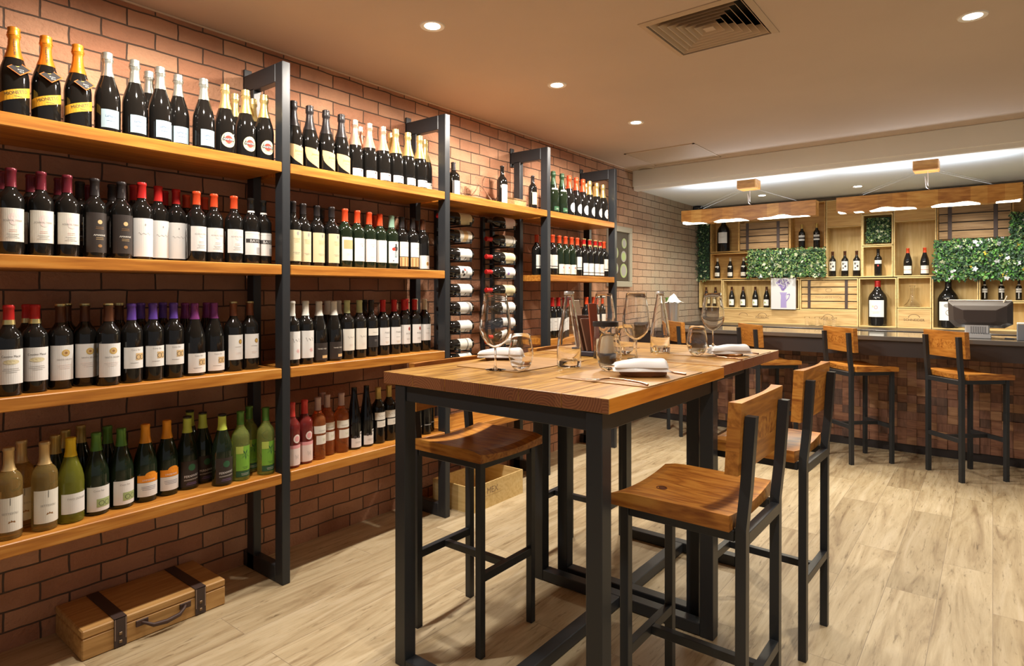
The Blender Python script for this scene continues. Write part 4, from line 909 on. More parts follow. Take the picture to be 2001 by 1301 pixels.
def water_bottle(px, py, label, z=TZ):
    p = PT(px, py, z); t = thing('glass_water_bottle', label, 'water bottle', p, 0, 'clear glass water bottles')
    out = [(.041, 0), (.0455, .003), (.0465, .008), (.0465, .062), (.0455, .085), (.0405, .13), (.0325, .18), (.0250, .222), (.0200, .250), (.0180, .268), (.0178, .274)]
    inner = [(r-.003, z_) for r, z_ in out if z_ > .04]
    MB().lathe([(0, .004)]+out+[(.0163, .2755)]+inner[::-1]+[(.036, .026), (0, .024)], 32).build('glass_body', M_glass, t)
    MB().lathe([(0, .276), (.0182, .276), (.0192, .2775), (.0192, .288), (.0175, .290), (0, .290)], 24).build('stopper', mat('pale_steel_cap', (.75, .74, .72), .3, .6), t)
wineglass(968, 722, 'tall wine glass nearest the left edge of the nearer table')
tumbler(1018, 723, 'rounded tumbler beside the left wine glass on the nearer table')
water_bottle(1112, 717, 'clear glass water bottle beside the brown menu holder')
wineglass(1243, 701, 'wine glass behind the napkin on the round wooden board')
tumbler(1190, 724, 'rounded tumbler in front of the candle lantern')
water_bottle(1290, 688, 'clear glass water bottle on the farther table before the ice bucket')
tumbler(1362, 694, 'rounded tumbler on the farther table left of the folded napkin')
wineglass(1393, 676, 'wine glass on the farther table in front of the crate wall')
wineglass(1180, 680, 'wine glass standing behind the candle lantern', z=TZ)
tumbler(1221, 692, 'tumbler partly hidden behind the front wine glass', TZ, 1.0)
# candle lantern: glass cylinder with dark rim and base, candle inside
p = PT(1183, 699); LH = .150
t = thing('candle_lantern', 'glass candle lantern with dark metal rim in the middle of the nearer table', 'lantern', p)
M_dk = mat('dark_bronze', (.035, .03, .03), .4, .3)
MB().lathe([(0, 0), (.052, 0), (.054, .003), (.054, .020), (.050, .022), (0, .022)], 28).build('base', M_dk, t)
MB().lathe([(.0505, .0225), (.0525, .0225), (.0525, LH), (.0505, LH), (.0505, .0226)], 28).build('glass_cylinder', M_glass, t)
MB().lathe([(.0530, LH-.012), (.0560, LH-.012), (.0560, LH+.008), (.0500, LH+.008), (.0500, LH+.0005), (.0530, LH+.0005), (.0530, LH-.012)], 28).build('rim', M_dk, t)
cd = MB().lathe([(0, .0225), (.039, .0225), (.040, .026), (.040, .078), (.038, .082), (.01, .079), (0, .078)], 24).build('candle', mat('ivory_wax', (.85, .76, .55), .6), t)
MB().tube([(0, 0, .0785), (.001, 0, .086), (.003, 0, .092)], .0012, 6).build('wick', M_ink, cd)
# menu holder: leaning brown covers in a dark stand
p = PT(1150, 694)
t = thing('menu_holder', 'dark stand holding leaning brown menus behind the water bottle', 'menu holder', p)
MB().box((-.055, -.05, 0), (.055, .05, .022), bev=.003).build('stand', mat('stand_navy', (.03, .028, .045), .5), t)
def leaf(x, lean, h, wd, mt, nm):
    m = MB(); m.box((-.004, -wd/2, .0), (.004, wd/2, h), bev=.001); o = m.build(nm, mt, t, (x, 0, .0225)); o.rotation_euler = (0, lean*1.25, -.25); return o
leaf(.006, -.24, .165, .085, mat('menu_brown', (.14, .065, .04), .5), 'menu'); leaf(.028, -.24, .15, .085, mat('menu_umber', (.19, .10, .065), .5), 'menu')
leaf(-.022, -.22, .235, .05, mat('menu_cream', (.75, .70, .58), .6), 'menu_card'); leaf(.040, -.10, .215, .05, mat('menu_rust', (.36, .09, .04), .5), 'menu_card')
# folded napkins on thin wooden rounds / boards
def napkin(px, py, label, rz, z, w=.20, d=.085, roll=False):
    p = PT(px, py, z); t = thing('folded_napkin', label, 'napkin', p, rz, 'white folded napkins')
    m = MB(); nx, ny = 26, 10
    rs = random.Random(int(px))
    for lay in range(2):
        top = []; bot = []; o = lay*.0125
        ww = w*(1-.035*lay); dd = d*(1-.06*lay)
        for i in range(nx+1):
            for j in range(ny+1):
                u, v = i/nx*2-1, j/ny*2-1
                e = (1-abs(u)**8)*(1-abs(v)**6)
                hgt = .0145*(e**.4)+.0022*math.sin(u*5+lay*2+v*1.3)*e+(.010*math.cos(v*1.5)*e*(1+.7*u) if lay == 1 else 0)
                x = u*ww/2+.004*math.sin(v*3+lay); y = v*dd/2+.003*math.sin(u*4+lay*1.7)
                top.append((x, y, o+.001+max(hgt, .0012))); bot.append((x, y, o+.0005 if lay else 0))
        n = len(top); q = lambda i, j: i*(ny+1)+j; fs = []
        for i in range(nx):
            for j in range(ny):
                fs.append((q(i, j), q(i+1, j), q(i+1, j+1), q(i, j+1))); fs.append((n+q(i, j), n+q(i, j+1), n+q(i+1, j+1), n+q(i+1, j)))
        for i in range(nx):
            for j in (0, ny): fs.append((q(i, j), q(i+1, j), n+q(i+1, j), n+q(i, j)))
        for j in range(ny):
            for i in (0, nx): fs.append((q(i, j), q(i, j+1), n+q(i, j+1), n+q(i, j)))
        m.add(top+bot, fs, 0, True)
    m.build('cloth', M_white, t, fix=True)
def board(px, py, label, r=.065, h=.014, z=MZ):
    p = PT(px, py, z); t = thing('wooden_coaster', label, 'wooden board', p, 0, 'thick wooden rounds under napkins')
    MB().lathe([(0, 0), (r-.003, 0), (r, .003), (r, h-.003), (r-.003, h), (0, h)], 36).build('disc', M_seat, t)
    MB().lathe([(r+.0002, .004), (r+.0012, .004), (r+.0012, h-.004), (r+.0002, h-.004)], 36).build('bark_rim', mat('bark', (.24, .11, .05), .7), t)
BZ = MZ+.0205
board(1256, 731, 'thick round wooden board under the napkin by the copper cutlery', .080, .020); napkin(1252, 723, 'white folded napkin on the round board by the copper cutlery', TH-.05, BZ, .185, .095)
board(975, 701, 'thick wooden board under the napkin behind the left wine glass', .06, .014, TZ); napkin(980, 697, 'white folded napkin behind the left wine glass', TH-.15, TZ+.0145, .19, .085)
board(1424, 694, 'low wooden board under the napkin on the farther table', .06, .010); napkin(1425, 690, 'white rolled napkin on the farther table in front of the bar', TH+.12, MZ+.0105, .19, .075)
# cutlery
def cutlery(name, pts, label, fork=False, tone=M_cutl):
    P3 = [PT(x, y, MZ+dz) for x, y, dz in pts]; b = P3[0]
    t = thing(name, label, 'cutlery', b, 0, 'copper coloured cutlery')
    q = [p-b for p in P3]; m = MB()
    # smooth the handle through the points
    r = []
    for i in range(len(q)-1):
        for k in range(5): r.append(q[i].lerp(q[i+1], k/5))
    r.append(q[-1])
    m.tube(r, [.0022+.0016*(i/len(r)) for i in range(len(r))], 8); m.build('handle', tone, t)
    d = (q[0]-q[1]).normalized(); sd = d.cross(UP).normalized()
    m = MB()
    if fork:
        for k in (-1.5, -.5, .5, 1.5): m.tube([sd*(.003*k), d*.012+sd*(.005*k)+UP*.0015, d*.030+sd*(.0052*k)+UP*.003, d*.062+sd*(.0048*k)+UP*.007], [.0016, .0015, .0013, .0007], 6)
        m.build('tines', tone, t)
    else:
        a, c = .008, .0007
        vs = []
        for u in range(9):
            x = u/8; hw = .0085*math.sin(math.pi*min(1, .25+x*.72)); 
            for s_, z_ in ((-1, -c), (1, -c), (1, c), (-1, c)): vs.append(d*(x*.10)+sd*(s_*hw)+UP*(z_+.002))
        fs = [(3, 2, 1, 0), (32, 33, 34, 35)]+[(4*i+e, 4*i+(e+1) % 4, 4*i+4+(e+1) % 4, 4*i+4+e) for i in range(8) for e in range(4)]
        m.add(vs, fs); m.build('blade', tone, t)
cutlery('table_fork', [(1172, 741, .004), (1192, 739, .006), (1220, 742, .008), (1250, 747, .006), (1266, 752, .003)], 'copper coloured fork in front of the round wooden board', True)
cutlery('table_knife', [(1302, 723, .003), (1318, 728, .003), (1340, 731, .003)], 'copper coloured knife right of the round wooden board')
cutlery('table_fork', [(1420, 699, .004), (1435, 700, .005), (1450, 703, .003)], 'copper coloured fork beside the napkin on the farther table', True)
cutlery('table_knife', [(1468, 689, .003), (1476, 690, .003), (1482, 691, .003)], 'dark knife right of the napkin on the farther table')
p = PT(1218, 690); t = thing('pepper_pot', 'tiny black pot with glass top behind the tumbler on the nearer table', 'pepper pot', p)
MB().lathe([(0, 0), (.009, 0), (.0095, .002), (.0085, .012), (0, .012)], 16).build('base', M_dk, t); MB().lathe([(0, .0125), (.0085, .0125), (.0095, .02), (.006, .03), (0, .032)], 16).build('knob', M_glass, t)

# ------------------------------------------------------------------ bar
BF, BZT, BB = 5.64, .975, 5.99
bar = thing('bar_counter', 'long bar counter with dark glossy top and mosaic wood front', 'bar counter', (XW, BF, 0))
LX = 4.2
MB().box((.001, 0, BZT-.035), (LX, .62, BZT), bev=.003).build('countertop', mat('black_glass_top', (.12, .11, .10), .08, spec=.8), bar)
MB().box((.001, .03, BZT-.16), (LX, .05, BZT-.0355)).box((.001, .05, BZT-.06), (LX, .60, BZT-.0355)).build('fascia', mat('dark_fascia', (.03, .022, .022), .5), bar)
m = MB(); rs = random.Random(11); s = .068; d0 = BB-BF
nx = int(LX/s); nz = 12
for i in range(nx):
    for j in range(nz):
        m.box((.001+i*s, d0-rs.uniform(.0, .018), .07+j*s), (.001+i*s+s-.001, d0+.03, .07+j*s+s-.001), rs.choice([0, 0, 1, 1, 2, 3]))
mos = [wood('mosaic_brown', (.15, .07, .045), (.21, .10, .065), (.26, .13, .085), axis=2, scale=9, stretch=.15, rough=.5), wood('mosaic_rust', (.18, .08, .048), (.26, .12, .07), (.32, .16, .09), axis=0, scale=9, stretch=.15, rough=.5),
       wood('mosaic_dark', (.07, .04, .03), (.11, .06, .045), (.15, .085, .06), axis=2, scale=9, stretch=.15, rough=.5), wood('mosaic_tan', (.24, .12, .06), (.33, .175, .09), (.39, .22, .12), axis=0, scale=9, stretch=.15, rough=.5)]
m.build('mosaic_front', mos, bar)
MB().box((.001, d0+.03, 0), (LX, .60, BZT-.061)).build('carcass', mat('bar_carcass', (.04, .03, .026), .6), bar)
MB().box((.001, d0+.004, 0), (LX, d0+.029, .069)).build('plinth', mat('bar_plinth', (.025, .02, .02), .5), bar)
# back counter
BCY, BCZ = 6.80, .958
bc = thing('back_counter', 'low dark-edged counter behind the bar carrying the crates', 'back counter', (XW, BCY, 0))
MB().box((.001, 0, BCZ-.03), (LX, YB-BCY-.002, BCZ), bev=.003).build('worktop', mat('back_worktop', (.035, .028, .025), .3), bc)
MB().box((.001, .02, 0), (LX, YB-BCY-.003, BCZ-.0305)).build('cabinet_front', wood('back_cabinet', (.16, .055, .025), (.24, .09, .04), (.30, .12, .055), axis=0, scale=7, stretch=.1), bc)

# ------------------------------------------------------------------ crate wall
YC = 7.36           # plane of the crate fronts
def cx(px): return ony(px, CY, YC).x
def cz(px, py): return ony(px, py, YC).z
CR = []
def crate(label, x0, yt, x1, yb, mtl=None, back=True, th=.011, depth=YB-YC-.004, name='wine_crate', front=None, fy=None):
    """open-fronted crate between photo pixels (top-left, bottom-right)"""
    xm = (x0+x1)/2; a, b = cx(x0), cx(x1); zt, zb = cz(xm, yt), cz(xm, yb)
    if yb >= 638: zb = BCZ+.0006
    w, h = b-a, zt-zb
    yf = fy or YC
    t = thing(name, label, 'wooden crate', (a, yf, zb), 0, 'wooden wine crates behind the bar')
    d = YB-yf-.004
    g = .0006
    m = MB(); mt = mtl or M_pine
    m.box((g, 0, g), (w-g, d, th)).box((g, 0, h-th), (w-g, d, h-g)).box((g, 0, th), (th, d, h-th)).box((w-th, 0, th), (w-g, d, h-th))
    m.build('frame', mt, t)
    MB().box((th, d-.009, th), (w-th, d-.001, h-th)).build('back_panel', M_pineV if mt is M_pine else M_pineShade, t)
    if front: front(t, w, h, d)
    return a, b, zb+th, zt-th
def slats(mt, txt=None):
    def f(t, w, h, d):
        n = 4; y = .02
        for i in range(n):
            z0 = .016+(h-.032)*i/n; z1 = .016+(h-.032)*(i+1)/n
            MB().box((.014, y, z0+.005), (w-.014, y+.012, z1-.005), bev=.002).build('slat', mt, t)
        MB().box((.012, y+.0125, .012), (w-.012, y+.016, h-.012)).build('backing', M_ink, t)  # dark sheet added so the gaps between slats look shaded
        for fx in (.16, .80):
            MB().box((w*fx-.014, y-.006, .013), (w*fx+.014, y-.0005, h-.013), bev=.001).build('strap', M_strap, t)
        if txt:
            a = MB(); flat_text(a, txt, .028, (w*.5, y-.0008, h*.40), (1, 0, 0), (0, 0, 1), 0)
            vs, fs, _ = art_polys(('e', 0, 0, .028, .02, 'x'))[0]; 
            n = 20
            a.add([(w*.5+.032*math.cos(2*math.pi*i/n)*k, y-.0007, h*.63+.022*math.sin(2*math.pi*i/n)*k) for i in range(n) for k in (1, .86)], [(2*i, (2*i+2) % 40, (2*i+3) % 40, 2*i+1) for i in range(n)])
            a.build('stamp', mat('stamp_ink', (.30, .20, .11), .7), t)
    return f
def closed(txts):
    def f(t, w, h, d):
        MB().box((.0112, .002, .0112), (w-.0112, .012, h-.0112)).build('front_panel', M_slat, t)
        a = MB()
        for s, fx in txts:
            flat_text(a, s, .034, (w*fx, .0012, h*.42), (1, 0, 0), (0, 0, 1), 0)
            n = 16; a.add([(w*fx+.05*math.cos(math.pi*i/n)*k, .0012, h*.54+.035*math.sin(math.pi*i/n)*k) for i in range(n+1) for k in (1, .9)], [(2*i, 2*i+2, 2*i+3, 2*i+1) for i in range(n)])
        a.build('stamp', mat('stamp_dark', (.12, .07, .04), .7), t)
    return f
TOPY = lambda x: 411-(x-1380)*.0868+1.5
cA = crate('tall open crate holding the magnum below the left pendant lamp', 1388, TOPY(1415), 1444, 493, M_pineShade)
cB = crate('dark-strapped slatted crate lid beside the magnum crate', 1444, TOPY(1495), 1543, 490, M_pineShade, front=None)
cC = crate('tall open crate with two gold-capped bottles right of the upper slatted lid', 1543, TOPY(1578), 1613, 487, M_pineShade)
cA2 = crate('open crate with three beige-capped bottles under the magnum', 1388, 494, 1466, 545, M_pineShade)
cF0 = crate('open crate framing the larger left foliage panel', 1466, 489, 1613, 544, M_pineShade)
cD = crate('small crate with two bottles beside the brick wall', 1366, 546, 1411, 601)
cE = crate('open crate with a row of four brown-capped bottles', 1412, 546, 1562, 603)
cFs = crate('light slatted crate lid with stamped writing, right of the lavender print', 1563, 544, 1677, 606, front=slats(M_slat, 'MARQUES DE RISCAL'))
cL = crate('long low closed crate with three dark stamps on the back counter', 1412, 605, 1677, 638, front=closed([('', .17), ('PAUILLAC', .32), ('PAUILLAC', .80)]))
def brow(frac):
    def f(t, w, h, d):
        MB().box((.0112, .003, h*frac), (w-.0112, .013, h-.0112)).build('upper_panel', M_pineShade, t)
        MB().box((.0112, .0135, h*frac-.011), (w-.0112, d-.012, h*frac)).build('inner_shelf', M_pine, t)
    return f
cH = crate('tall crate with three bottles right of the left pendant lamp', 1614, TOPY(1650), 1685, 542, front=brow(.66))
cI = crate('small crate framing the square foliage panel', 1685, 418, 1745, 479)
cI2 = crate('small square crate with a single black bottle', 1685, 480, 1745, 541)
cI3 = crate('crate above the square foliage panel, under the soffit', 1685, TOPY(1715), 1745, 417, M_pineShade, front=brow(.02))
cJ = crate('tall crate with two red-capped burgundy bottles', 1746, TOPY(1788), 1830, 540, front=brow(.68))
cG = crate('big open crate holding the giant red-capped bottle', 1678, 543, 1752, 641)
cK = crate('square crate with a glass decanter inside', 1753, 541, 1820, 602)
cK2 = crate('low closed crate with a dark stamp below the decanter crate', 1753, 603, 1820, 641, front=closed([('SCHNEIDER', .5)]))
cM = crate('big open crate holding the giant black-capped bottle', 1821, 541, 1912, 645)
cN = crate('wide crate at the top right with the dark slatted lid', 1831, TOPY(1900), 1977, 468, M_pineShade)
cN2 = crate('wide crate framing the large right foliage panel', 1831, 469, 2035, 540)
cN3 = crate('tall crate at the right edge of the top row', 1978, TOPY(2005), 2060, 459, M_pineShade)
cQ = crate('crate shelf with three white-striped bottles at the right edge', 1913, 542, 2035, 589)
cQ2 = crate('lower crate behind the till screen', 1913, 590, 2035, 648)
# slatted lids standing in the upper crates
def lid(label, x0, yt, x1, yb, mt, yo=-.012):
    a, b = cx(x0), cx(x1); zt, zb = cz((x0+x1)/2, yt), cz((x0+x1)/2, yb)
    t = thing('slatted_lid', label, 'crate lid', (a, YC+yo, zb), 0, 'strapped crate lids')
    w, h = b-a, zt-zb; n = 4
    for i in range(n): MB().box((0, 0, h*i/n+.005), (w, .011, h*(i+1)/n-.005), bev=.002).build('slat', mt, t)
    for fx in (.16, .80): MB().box((w*fx-.016, -.005, 0), (w*fx+.016, -.0005, h), bev=.001).build('strap', M_strap, t)
    MB().box((.002, .0115, .002), (w-.002, .015, h-.002)).build('backing', M_ink, t)  # added dark sheet, painted shade for the slat gaps
    a_ = MB()
    for i in range(7): a_.box((w*(.36+.04*i), -.0006, h*.36), (w*(.385+.04*i), -.0001, h*.385))
    a_.build('stamp', mat('stamp_ink', (.30, .20, .11), .7), t)
    return t
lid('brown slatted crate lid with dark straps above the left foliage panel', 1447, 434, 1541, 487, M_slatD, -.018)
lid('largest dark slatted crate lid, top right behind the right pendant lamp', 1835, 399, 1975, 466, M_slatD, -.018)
# bottles on the crate wall
def wallbottles(k, pxs, box, label, h=.275, x_off=.075):
    for i, px in enumerate(sorted(pxs)):
        Y = YC+x_off; X = ony(px, CY, Y).x
        o = place(k, (X, Y, box[2]+.0005), -math.pi/2+random.uniform(-.1, .1)); H = shape(K[k]['shp'])[-1][1]; sc = h/H; o.scale = (sc, sc, sc)
        lb = label if len(pxs) == 1 else f'{label}, {ORD[i+1]} from left of {NUM[len(pxs)]}'
        tag(o, lb, 'bottle', 'bottles in the crate wall')
wallbottles('H3', [1414], cA, 'large dark bottle with white label in the tall left crate', .41)
wallbottles('Bj', [1567, 1596], cC, 'gold-capped bottle beside the upper slatted lid', .275)
wallbottles('Bg', [1402, 1427, 1453], cA2, 'beige-capped burgundy bottle under the magnum', .245)
wallbottles('Bd2', [1380, 1398], cD, 'small dark bottle in the crate beside the brick wall', .24)
wallbottles('Be4', [1430, 1452, 1476, 1498], cE, 'brown-capped bottle with green-dot label', .245)
wallbottles('Bm', [1627, 1651, 1674], cH, 'bottle with black figures on cream label', .275)
wallbottles('Bo', [1716], cI2, 'single black bottle with white band below the square foliage panel', .285)
wallbottles('Bx', [1774, 1807], cJ, 'red-capped burgundy bottle with cream label', .28)
wallbottles('Bz', [1924, 1957, 1991], cQ, 'black bottle with white stripe above the till screen', .19)
wallbottles('H1', [1715], cG, 'giant red-capped wine bottle with white label', .475, .078)
wallbottles('H2', [1853], cM, 'giant black-capped bottle left of the till screen', .472, .078)
wallbottles('Bw', [1893], cM, 'small dark bottle behind the till screen', .26, .06)
# decanter in its crate, small glasses in front of the long crate
p = ony(1783, CY, YC+.085)
t = thing('glass_decanter', 'clear glass decanter standing in the square crate', 'decanter', (p.x, YC+.085, cK[2]+.0005))
MB().lathe(wall_profile([(.05, 0), (.07, .005), (.074, .015), (.045, .045), (.025, .09), (.018, .15), (.019, .2), (.026, .215)], .002), 28).build('vessel', M_glass, t)
MB().lathe([(.0185, .15), (.022, .153), (.0185, .156)], 20).build('neck_ring', M_glass, t)
for i, (px, l) in enumerate([(1577, 'first small glass before the long stamped crate'), (1597, 'second small glass before the long stamped crate'), (1612, 'third small glass before the long stamped crate'), (1630, 'fourth small glass before the long stamped crate')]):
    Y = YC-.12; p = ony(px, CY, Y); t = thing('small_glass', l, 'glass', (p.x, Y, BCZ+.0005), 0, 'small glasses on the back counter')
    MB().lathe(wall_profile([(.016, 0), (.02, .002), (.021, .02), (.022, .05), (.024, .075), (.026, .095)], .0014), 20).build('glass_body', M_glass, t)
# lavender print: a box canvas
a, b = cx(1508), cx(1556); zt, zb = cz(1532, 543), cz(1532, 604)
t = thing('lavender_print', 'white canvas print of lavender in a violet striped jug', 'picture', (a, YC-.03, zb)); w_, h_ = b-a, zt-zb
MB().box((0, 0, 0), (w_, .026, h_), bev=.001).build('canvas', mat('canvas_white', (.60, .60, .61), .7), t)
A = MB(); LV = [mat('print_lilac', (.26, .19, .46), .6), mat('print_deep_lilac', (.10, .06, .25), .6), mat('print_jug', (.36, .31, .55), .6)]
def fl(x, z): return (w_*x, -.0006, h_*z)
jug = [(.40, .05), (.64, .05), (.62, .3), (.60, .42), (.66, .54), (.36, .54), (.42, .42), (.40, .3)]
A.add([fl(*q) for q in jug], [list(range(8))], 2)
for i in range(8): x = .41+i*.03; A.add([(w_*x, -.0008, h_*.06), (w_*(x+.012), -.0008, h_*.06), (w_*(x+.010), -.0008, h_*.5), (w_*x, -.0008, h_*.5)], [(0, 1, 2, 3)], 0)
hp = [(.64+.0, .48), (.76, .50), (.72, .38), (.62, .28)]
for (x0, z0), (x1, z1) in zip(hp, hp[1:]): A.add([(w_*x0, -.0007, h_*z0), (w_*x1, -.0007, h_*z1), (w_*(x1+.02), -.0007, h_*(z1-.03)), (w_*(x0+.02), -.0007, h_*(z0-.03))], [(0, 1, 2, 3)], 0)
rs = random.Random(4)
for i in range(170):
    an = rs.uniform(-1.0, 1.0); rr = rs.uniform(.05, .40); x = .5+rr*math.sin(an)*.85; z = .56+rr*math.cos(an*.8); dx, dz = .03*math.sin(an), .035*math.cos(an); s_ = .013
    A.add([(w_*(x-dx), -.0008-.00001*i, h_*(z-dz)), (w_*(x+s_), -.0008-.00001*i, h_*z), (w_*(x+dx), -.0008-.00001*i, h_*(z+dz)), (w_*(x-s_), -.0008-.00001*i, h_*z)], [(0, 1, 2, 3)], rs.choice([0, 0, 1]))
A.build('painting', LV, t, fix=False)
# foliage panels
LEAF = [mat('leaf_dark', (.018, .055, .026), .55), mat('leaf_mid', (.06, .15, .045), .55), mat('leaf_light', (.22, .32, .10), .55), mat('leaf_bright', (.09, .29, .04), .5), mat('petal_cream', (.62, .66, .42), .7), mat('petal_white', (.72, .74, .78), .7), mat('petal_yellow', (.75, .55, .06), .7)]
def foliage(label, x0, yt, x1, yb, n, weights, seed, big=.02, yo=-.02, dep=.05):
    a, b = cx(x0), cx(x1); xm = (x0+x1)/2; zt, zb = cz(xm, yt), cz(xm, yb)
    t = thing('foliage_panel', label, 'foliage panel', (a, YC+yo, zb), 0, 'artificial foliage panels behind the bar'); w, h = b-a, zt-zb
    MB().box((.004, .02, .004), (w-.004, .03, h-.004)).build('backing', mat('foliage_backing', (.012, .03, .016), .8), t)
    rs = random.Random(seed); m = MB()
    for i in range(n):
        x, z = rs.uniform(-.012, w+.012) if yo < 0 else rs.uniform(.01, w-.01), rs.uniform(-.025, h+.012) if yo < 0 else rs.uniform(.01, h-.01); y = rs.uniform(-dep, .018)
        L_ = rs.uniform(.6, 1.3)*big; an = rs.uniform(0, 6.28); tilt = rs.uniform(-.9, .3)
        u = Vector((math.cos(an), -abs(math.sin(tilt))*.8, math.sin(an))).normalized(); v = u.cross(Vector((rs.uniform(-.5, .5), -1, rs.uniform(-.5, .5)))).normalized()
        c = Vector((x, y, z)); ci = rs.choices(range(7), weights)[0]
        if ci > 3:
            for k in range(5):
                aa = k*1.257; d = (u*math.cos(aa)+v*math.sin(aa)); e = (u*math.cos(aa+.6)+v*math.sin(aa+.6)); m.add([c, c+d*L_*.55, c+e*L_*.8, c+(u*math.cos(aa+1.1)+v*math.sin(aa+1.1))*L_*.5], [(0, 1, 2, 3)], ci)
        else:
            m.add([c, c+u*L_*.5+v*L_*.30, c+u*L_+Vector((0, .003, -.003)), c+u*L_*.5-v*L_*.30], [(0, 1, 2), (0, 2, 3)], ci)
    m.build('leaves', LEAF, t, fix=False)
foliage('large bushy foliage panel above the lavender print', 1466, 489, 1612, 536, 3600, (6, 6, 4.5, .6, .6, .05, 0), 1, .026, -.034)
foliage('narrow dark foliage strip between brick wall and magnum crate', 1366, 432, 1387, 545, 700, (10, 3, .5, 0, .3, 0, 0), 2, .022, -.034)
foliage('small square foliage panel in a crate near the middle of the wall', 1690, 423, 1740, 474, 900, (7, 5, 3, .3, .5, .1, 0), 3, .018, .05, .02)
foliage('largest foliage panel with white and yellow flowers at the right', 1829, 470, 2030, 541, 5200, (8, 6, 1.8, 3, .15, .32, .06), 4, .027, -.034)
foliage('upright foliage patch at the right edge above the largest panel', 1977, 418, 2030, 458, 850, (9, 6, 1.6, 1, .15, .25, .03), 5, .024, -.034)
# corner loudspeaker
a = ony(1372, 414, YC-.08)
t = thing('wall_loudspeaker', 'small black loudspeaker in the top corner by the brick wall', 'speaker', (XW+.002, YC-.16, SOFF-.125))
MB().box((0, 0, 0), (.10, .11, .12), bev=.008).build('cabinet', mat('speaker_black', (.02, .022, .028), .5), t)
MB().box((.012, -.006, .012), (.09, -.0003, .108), bev=.004).build('grille', mat('speaker_mesh', (.045, .05, .06), .7), t)

# ------------------------------------------------------------------ pendants over the bar
def pendant(x0, x1, px, label, seed):
    can = onz(px, 355 if px < 1600 else 315, SOFF); Y = BEAMY+.24
    xa = ony(x0, CY, Y).x; xb = xa+1.22; xc = ony(px, CY, Y).x
    t = thing('pendant_lamp', label, 'pendant lamp', (xc, Y, SOFF), 0, 'wooden pendant lamps over the bar')
    zb = ony(1336, 440, Y).z-SOFF
    MB().box((-.085, -.085, -.085), (.085, .085, -.0005), bev=.006).build('canopy', M_lampw2, t)
    rs = random.Random(seed); L0 = xa-xc; hb = .135; Lt = xb-xa; n = 72; ph = seed*1.3
    m = MB(); tone = [rs.choice([0, 1, 2]) for _ in range(12)]
    zw = lambda u: zb+.014+.0115*math.sin(u*17+ph)+.005*math.sin(u*41+ph)
    for i in range(n):
        u0, u1 = i/n, (i+1)/n; x0, x1 = L0+Lt*u0, L0+Lt*u1; mi = tone[int(u0*12)]
        q = [(x0, -.06, zw(u0)), (x1, -.06, zw(u1)), (x1, -.06, zb+hb), (x0, -.06, zb+hb)]; r = [(x, .06, z) for x, _, z in q]
        fs = [(0, 1, 2, 3), (7, 6, 5, 4), (3, 2, 6, 7), (1, 0, 4, 5)]
        if i == 0: fs.append((0, 3, 7, 4))
        if i == n-1: fs.append((2, 1, 5, 6))
        m.add(q+r, fs, mi)
    m.build('wood_beam', [M_lampw, M_lampw2, M_lampw3], t)
    MB().box((L0+.012, -.052, zb+.006), (L0+Lt-.012, .052, zb+.028), bev=.002).build('diffuser', mat('warm_diffuser', (1, 1, .95), .5, emit=(1, .90, .66), es=6), t)
    w = MB()
    for ex in (L0+.16, xb-xc-.16): 
        for sy in (-1, 1): w.tube([(.06 if ex > 0 else -.06, sy*.05, -.085), (ex, sy*.04, zb+hb+.012)], .0007, 5)
    w.build('suspension_wires', mat('steel_wire', (.20, .19, .18), .5, .5), t)
    MB().tube([(.01, .0, -.085), (.012, .0, -.2), (-.01, 0, zb+hb+.12), (.0, 0, zb+hb+.03), (.02, 0, zb+hb+.012)], .002, 6).build('power_cable', mat('clear_cable', (.55, .45, .42), .4), t)
    l = lamp('pendant_glow', 'AREA', ((xa+xb)/2, Y, zb+SOFF-.004), 23, (1, .90, .70), shape='RECTANGLE', size=1.1, size_y=.08)
    l2 = lamp('pendant_uplight', 'AREA', ((xa+xb)/2, Y, zb+SOFF+hb+.02), 4.2, (.84, .92, 1.0), rot=(math.pi, 0, 0), shape='RECTANGLE', size=1.1, size_y=.08)
pendant(1336, 1605, 1463, 'left wooden pendant lamp with wavy glowing underside over the bar', 1)
pendant(1637, 2001, 1810, 'right wooden pendant lamp with wavy glowing underside, nearest the right edge', 2)

# ------------------------------------------------------------------ on the bar
Y = BF+.14; p = ony(1312, CY, Y); BT = BZT+.0005
t = thing('ice_bucket', 'shiny steel ice bucket at the left end of the bar', 'ice bucket', (p.x, Y, BT))
MB().lathe([(0, 0), (.055, 0), (.06, .003), (.082, .235), (.086, .238), (.086, .242), (.080, .24), (.057, .006), (0, .006)], 32).build('pail', M_steel, t)
MB().tube([(.084*math.cos(a), .084*math.sin(a), .2405) for a in [i*math.pi/12 for i in range(25)]], .003, 6).build('rolled_rim', M_steel, t)
bo = place('Ng', (p.x-.006, Y-.006, BT+.012), 2.2, (.03, -.125, 0)); bo.scale = (.95, .95, .95); tag(bo, 'green bottle standing in the steel ice bucket', 'bottle')
tn = thing('draped_napkin', 'white napkin draped over the steel ice bucket', 'napkin', (p.x, Y, BT+.243))
m = MB(); n = 20
for i in range(n+1):
    for j in range(n+1):
        u, v = i/n*2-1, j/n*2-1; r = math.hypot(u, v)
        m.v.append((u*.066+.024, v*.092, .004+.085*max(0, 1-r*1.02)+.07*max(0, -u*.7-v*.2)*max(0, 1-r)+.004*math.sin(7*u+4*v)))
for i in range(n):
    for j in range(n):
        q = i*(n+1)+j; m.f.append([q, q+n+1, q+n+2, q+1]); m.m.append(0); m.s.append(True)
nk = m.build('cloth', M_white, tn); sm = nk.modifiers.new('s', 'SOLIDIFY'); sm.thickness = .003; sm.offset = 1
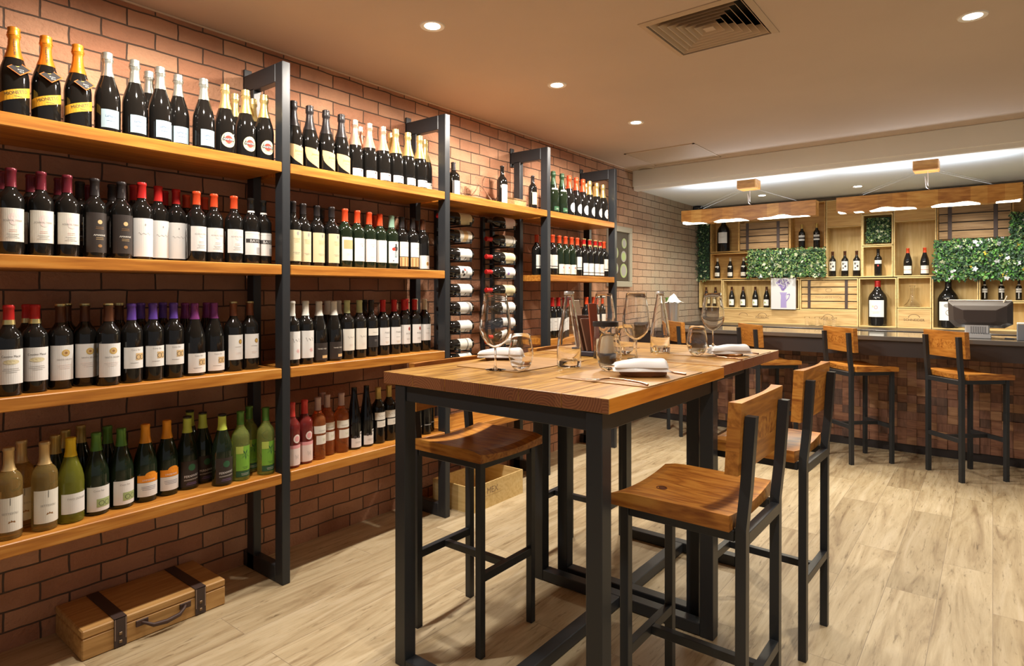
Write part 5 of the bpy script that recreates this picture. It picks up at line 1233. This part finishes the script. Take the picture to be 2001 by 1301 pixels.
# till screen seen from behind
Y = BF+.22; a = ony(1852, 590, Y); b = ony(1980, 590, Y)
t = thing('till_screen', 'dark till screen seen from behind on a silver stand at the right', 'till screen', ((a.x+b.x)/2, Y, BT))
w_ = (b.x-a.x)/2; z1 = ony(1915, 588, Y).z-BT; z0 = ony(1915, 640, Y).z-BT
m = MB(); sec = [(-w_, z1-.008, 0), (-w_*.98, z1, 0), (w_*.97, z1, 0), (w_, z1-.01, 0), (w_, z0+.03, 0), (w_*.75, z0, 0), (-w_*.75, z0, 0), (-w_*.97, z0+.05, 0)]
n = 8; f = [(x, 0, z) for x, z, _ in sec]; k = [(x*.82, -.05, (z-(z0+z1)/2)*.72+(z0+z1)/2-.006) for x, z, _ in sec]; kk = [(x*.5, -.075, (z-(z0+z1)/2)*.45+(z0+z1)/2-.012) for x, z, _ in sec]; g = [(x, .025, z) for x, z, _ in sec]
m.add(g+f+k+kk, [tuple(range(8)), tuple(range(31, 23, -1))]+[(8*r+i, 8*r+(i+1) % 8, 8*r+8+(i+1) % 8, 8*r+8+i) for r in range(3) for i in range(8)])
m.build('housing', mat('till_brown', (.06, .048, .045), .3), t)
MB().box((-w_*.98, -.002, z1+.0003), (w_*.97, .026, z1+.008), bev=.002).build('bezel', mat('till_bezel', (.72, .68, .64), .4), t)
M_sil = mat('silver_plastic', (.62, .66, .70), .35, .3)
st = MB().box((-.11, -.06, 0), (.07, .08, .035), bev=.004).box((-.09, -.045, .035), (.06, .06, z0+.03), bev=.008).build('stand', M_sil, t)
mm = MB()
for i in range(7): mm.box((-.055+i*.014, -.0475, .03), (-.047+i*.014, -.0455, .09))
mm.build('vent_slots', mat('slot_grey', (.25, .27, .30), .5), st)
MB().tube([(.06, .0, .006), (.12, -.03, .004), (.2, -.02, .004), (.22, .03, .004), (.15, .06, .004)], .003, 6).build('cable', M_ink, t)
MB().tube([(w_*.72, -.012, z1-.012), (w_*.82, -.012, z1+.04)], .004, 8).build('stylus', mat('stylus_cream', (.75, .65, .52), .5), t)
p = ony(1994, CY, BF+.12)
t = thing('card_terminal', 'small grey box at the right edge of the bar', 'card terminal', (p.x, BF+.12, BT))
MB().box((-.02, -.03, 0), (.05, .05, .115), bev=.004).build('housing', mat('terminal_grey', (.22, .24, .28), .4), t); MB().box((-.02, -.03, .1155), (.05, .05, .128), bev=.003).build('lid', mat('terminal_white', (.80, .80, .74), .5), t)
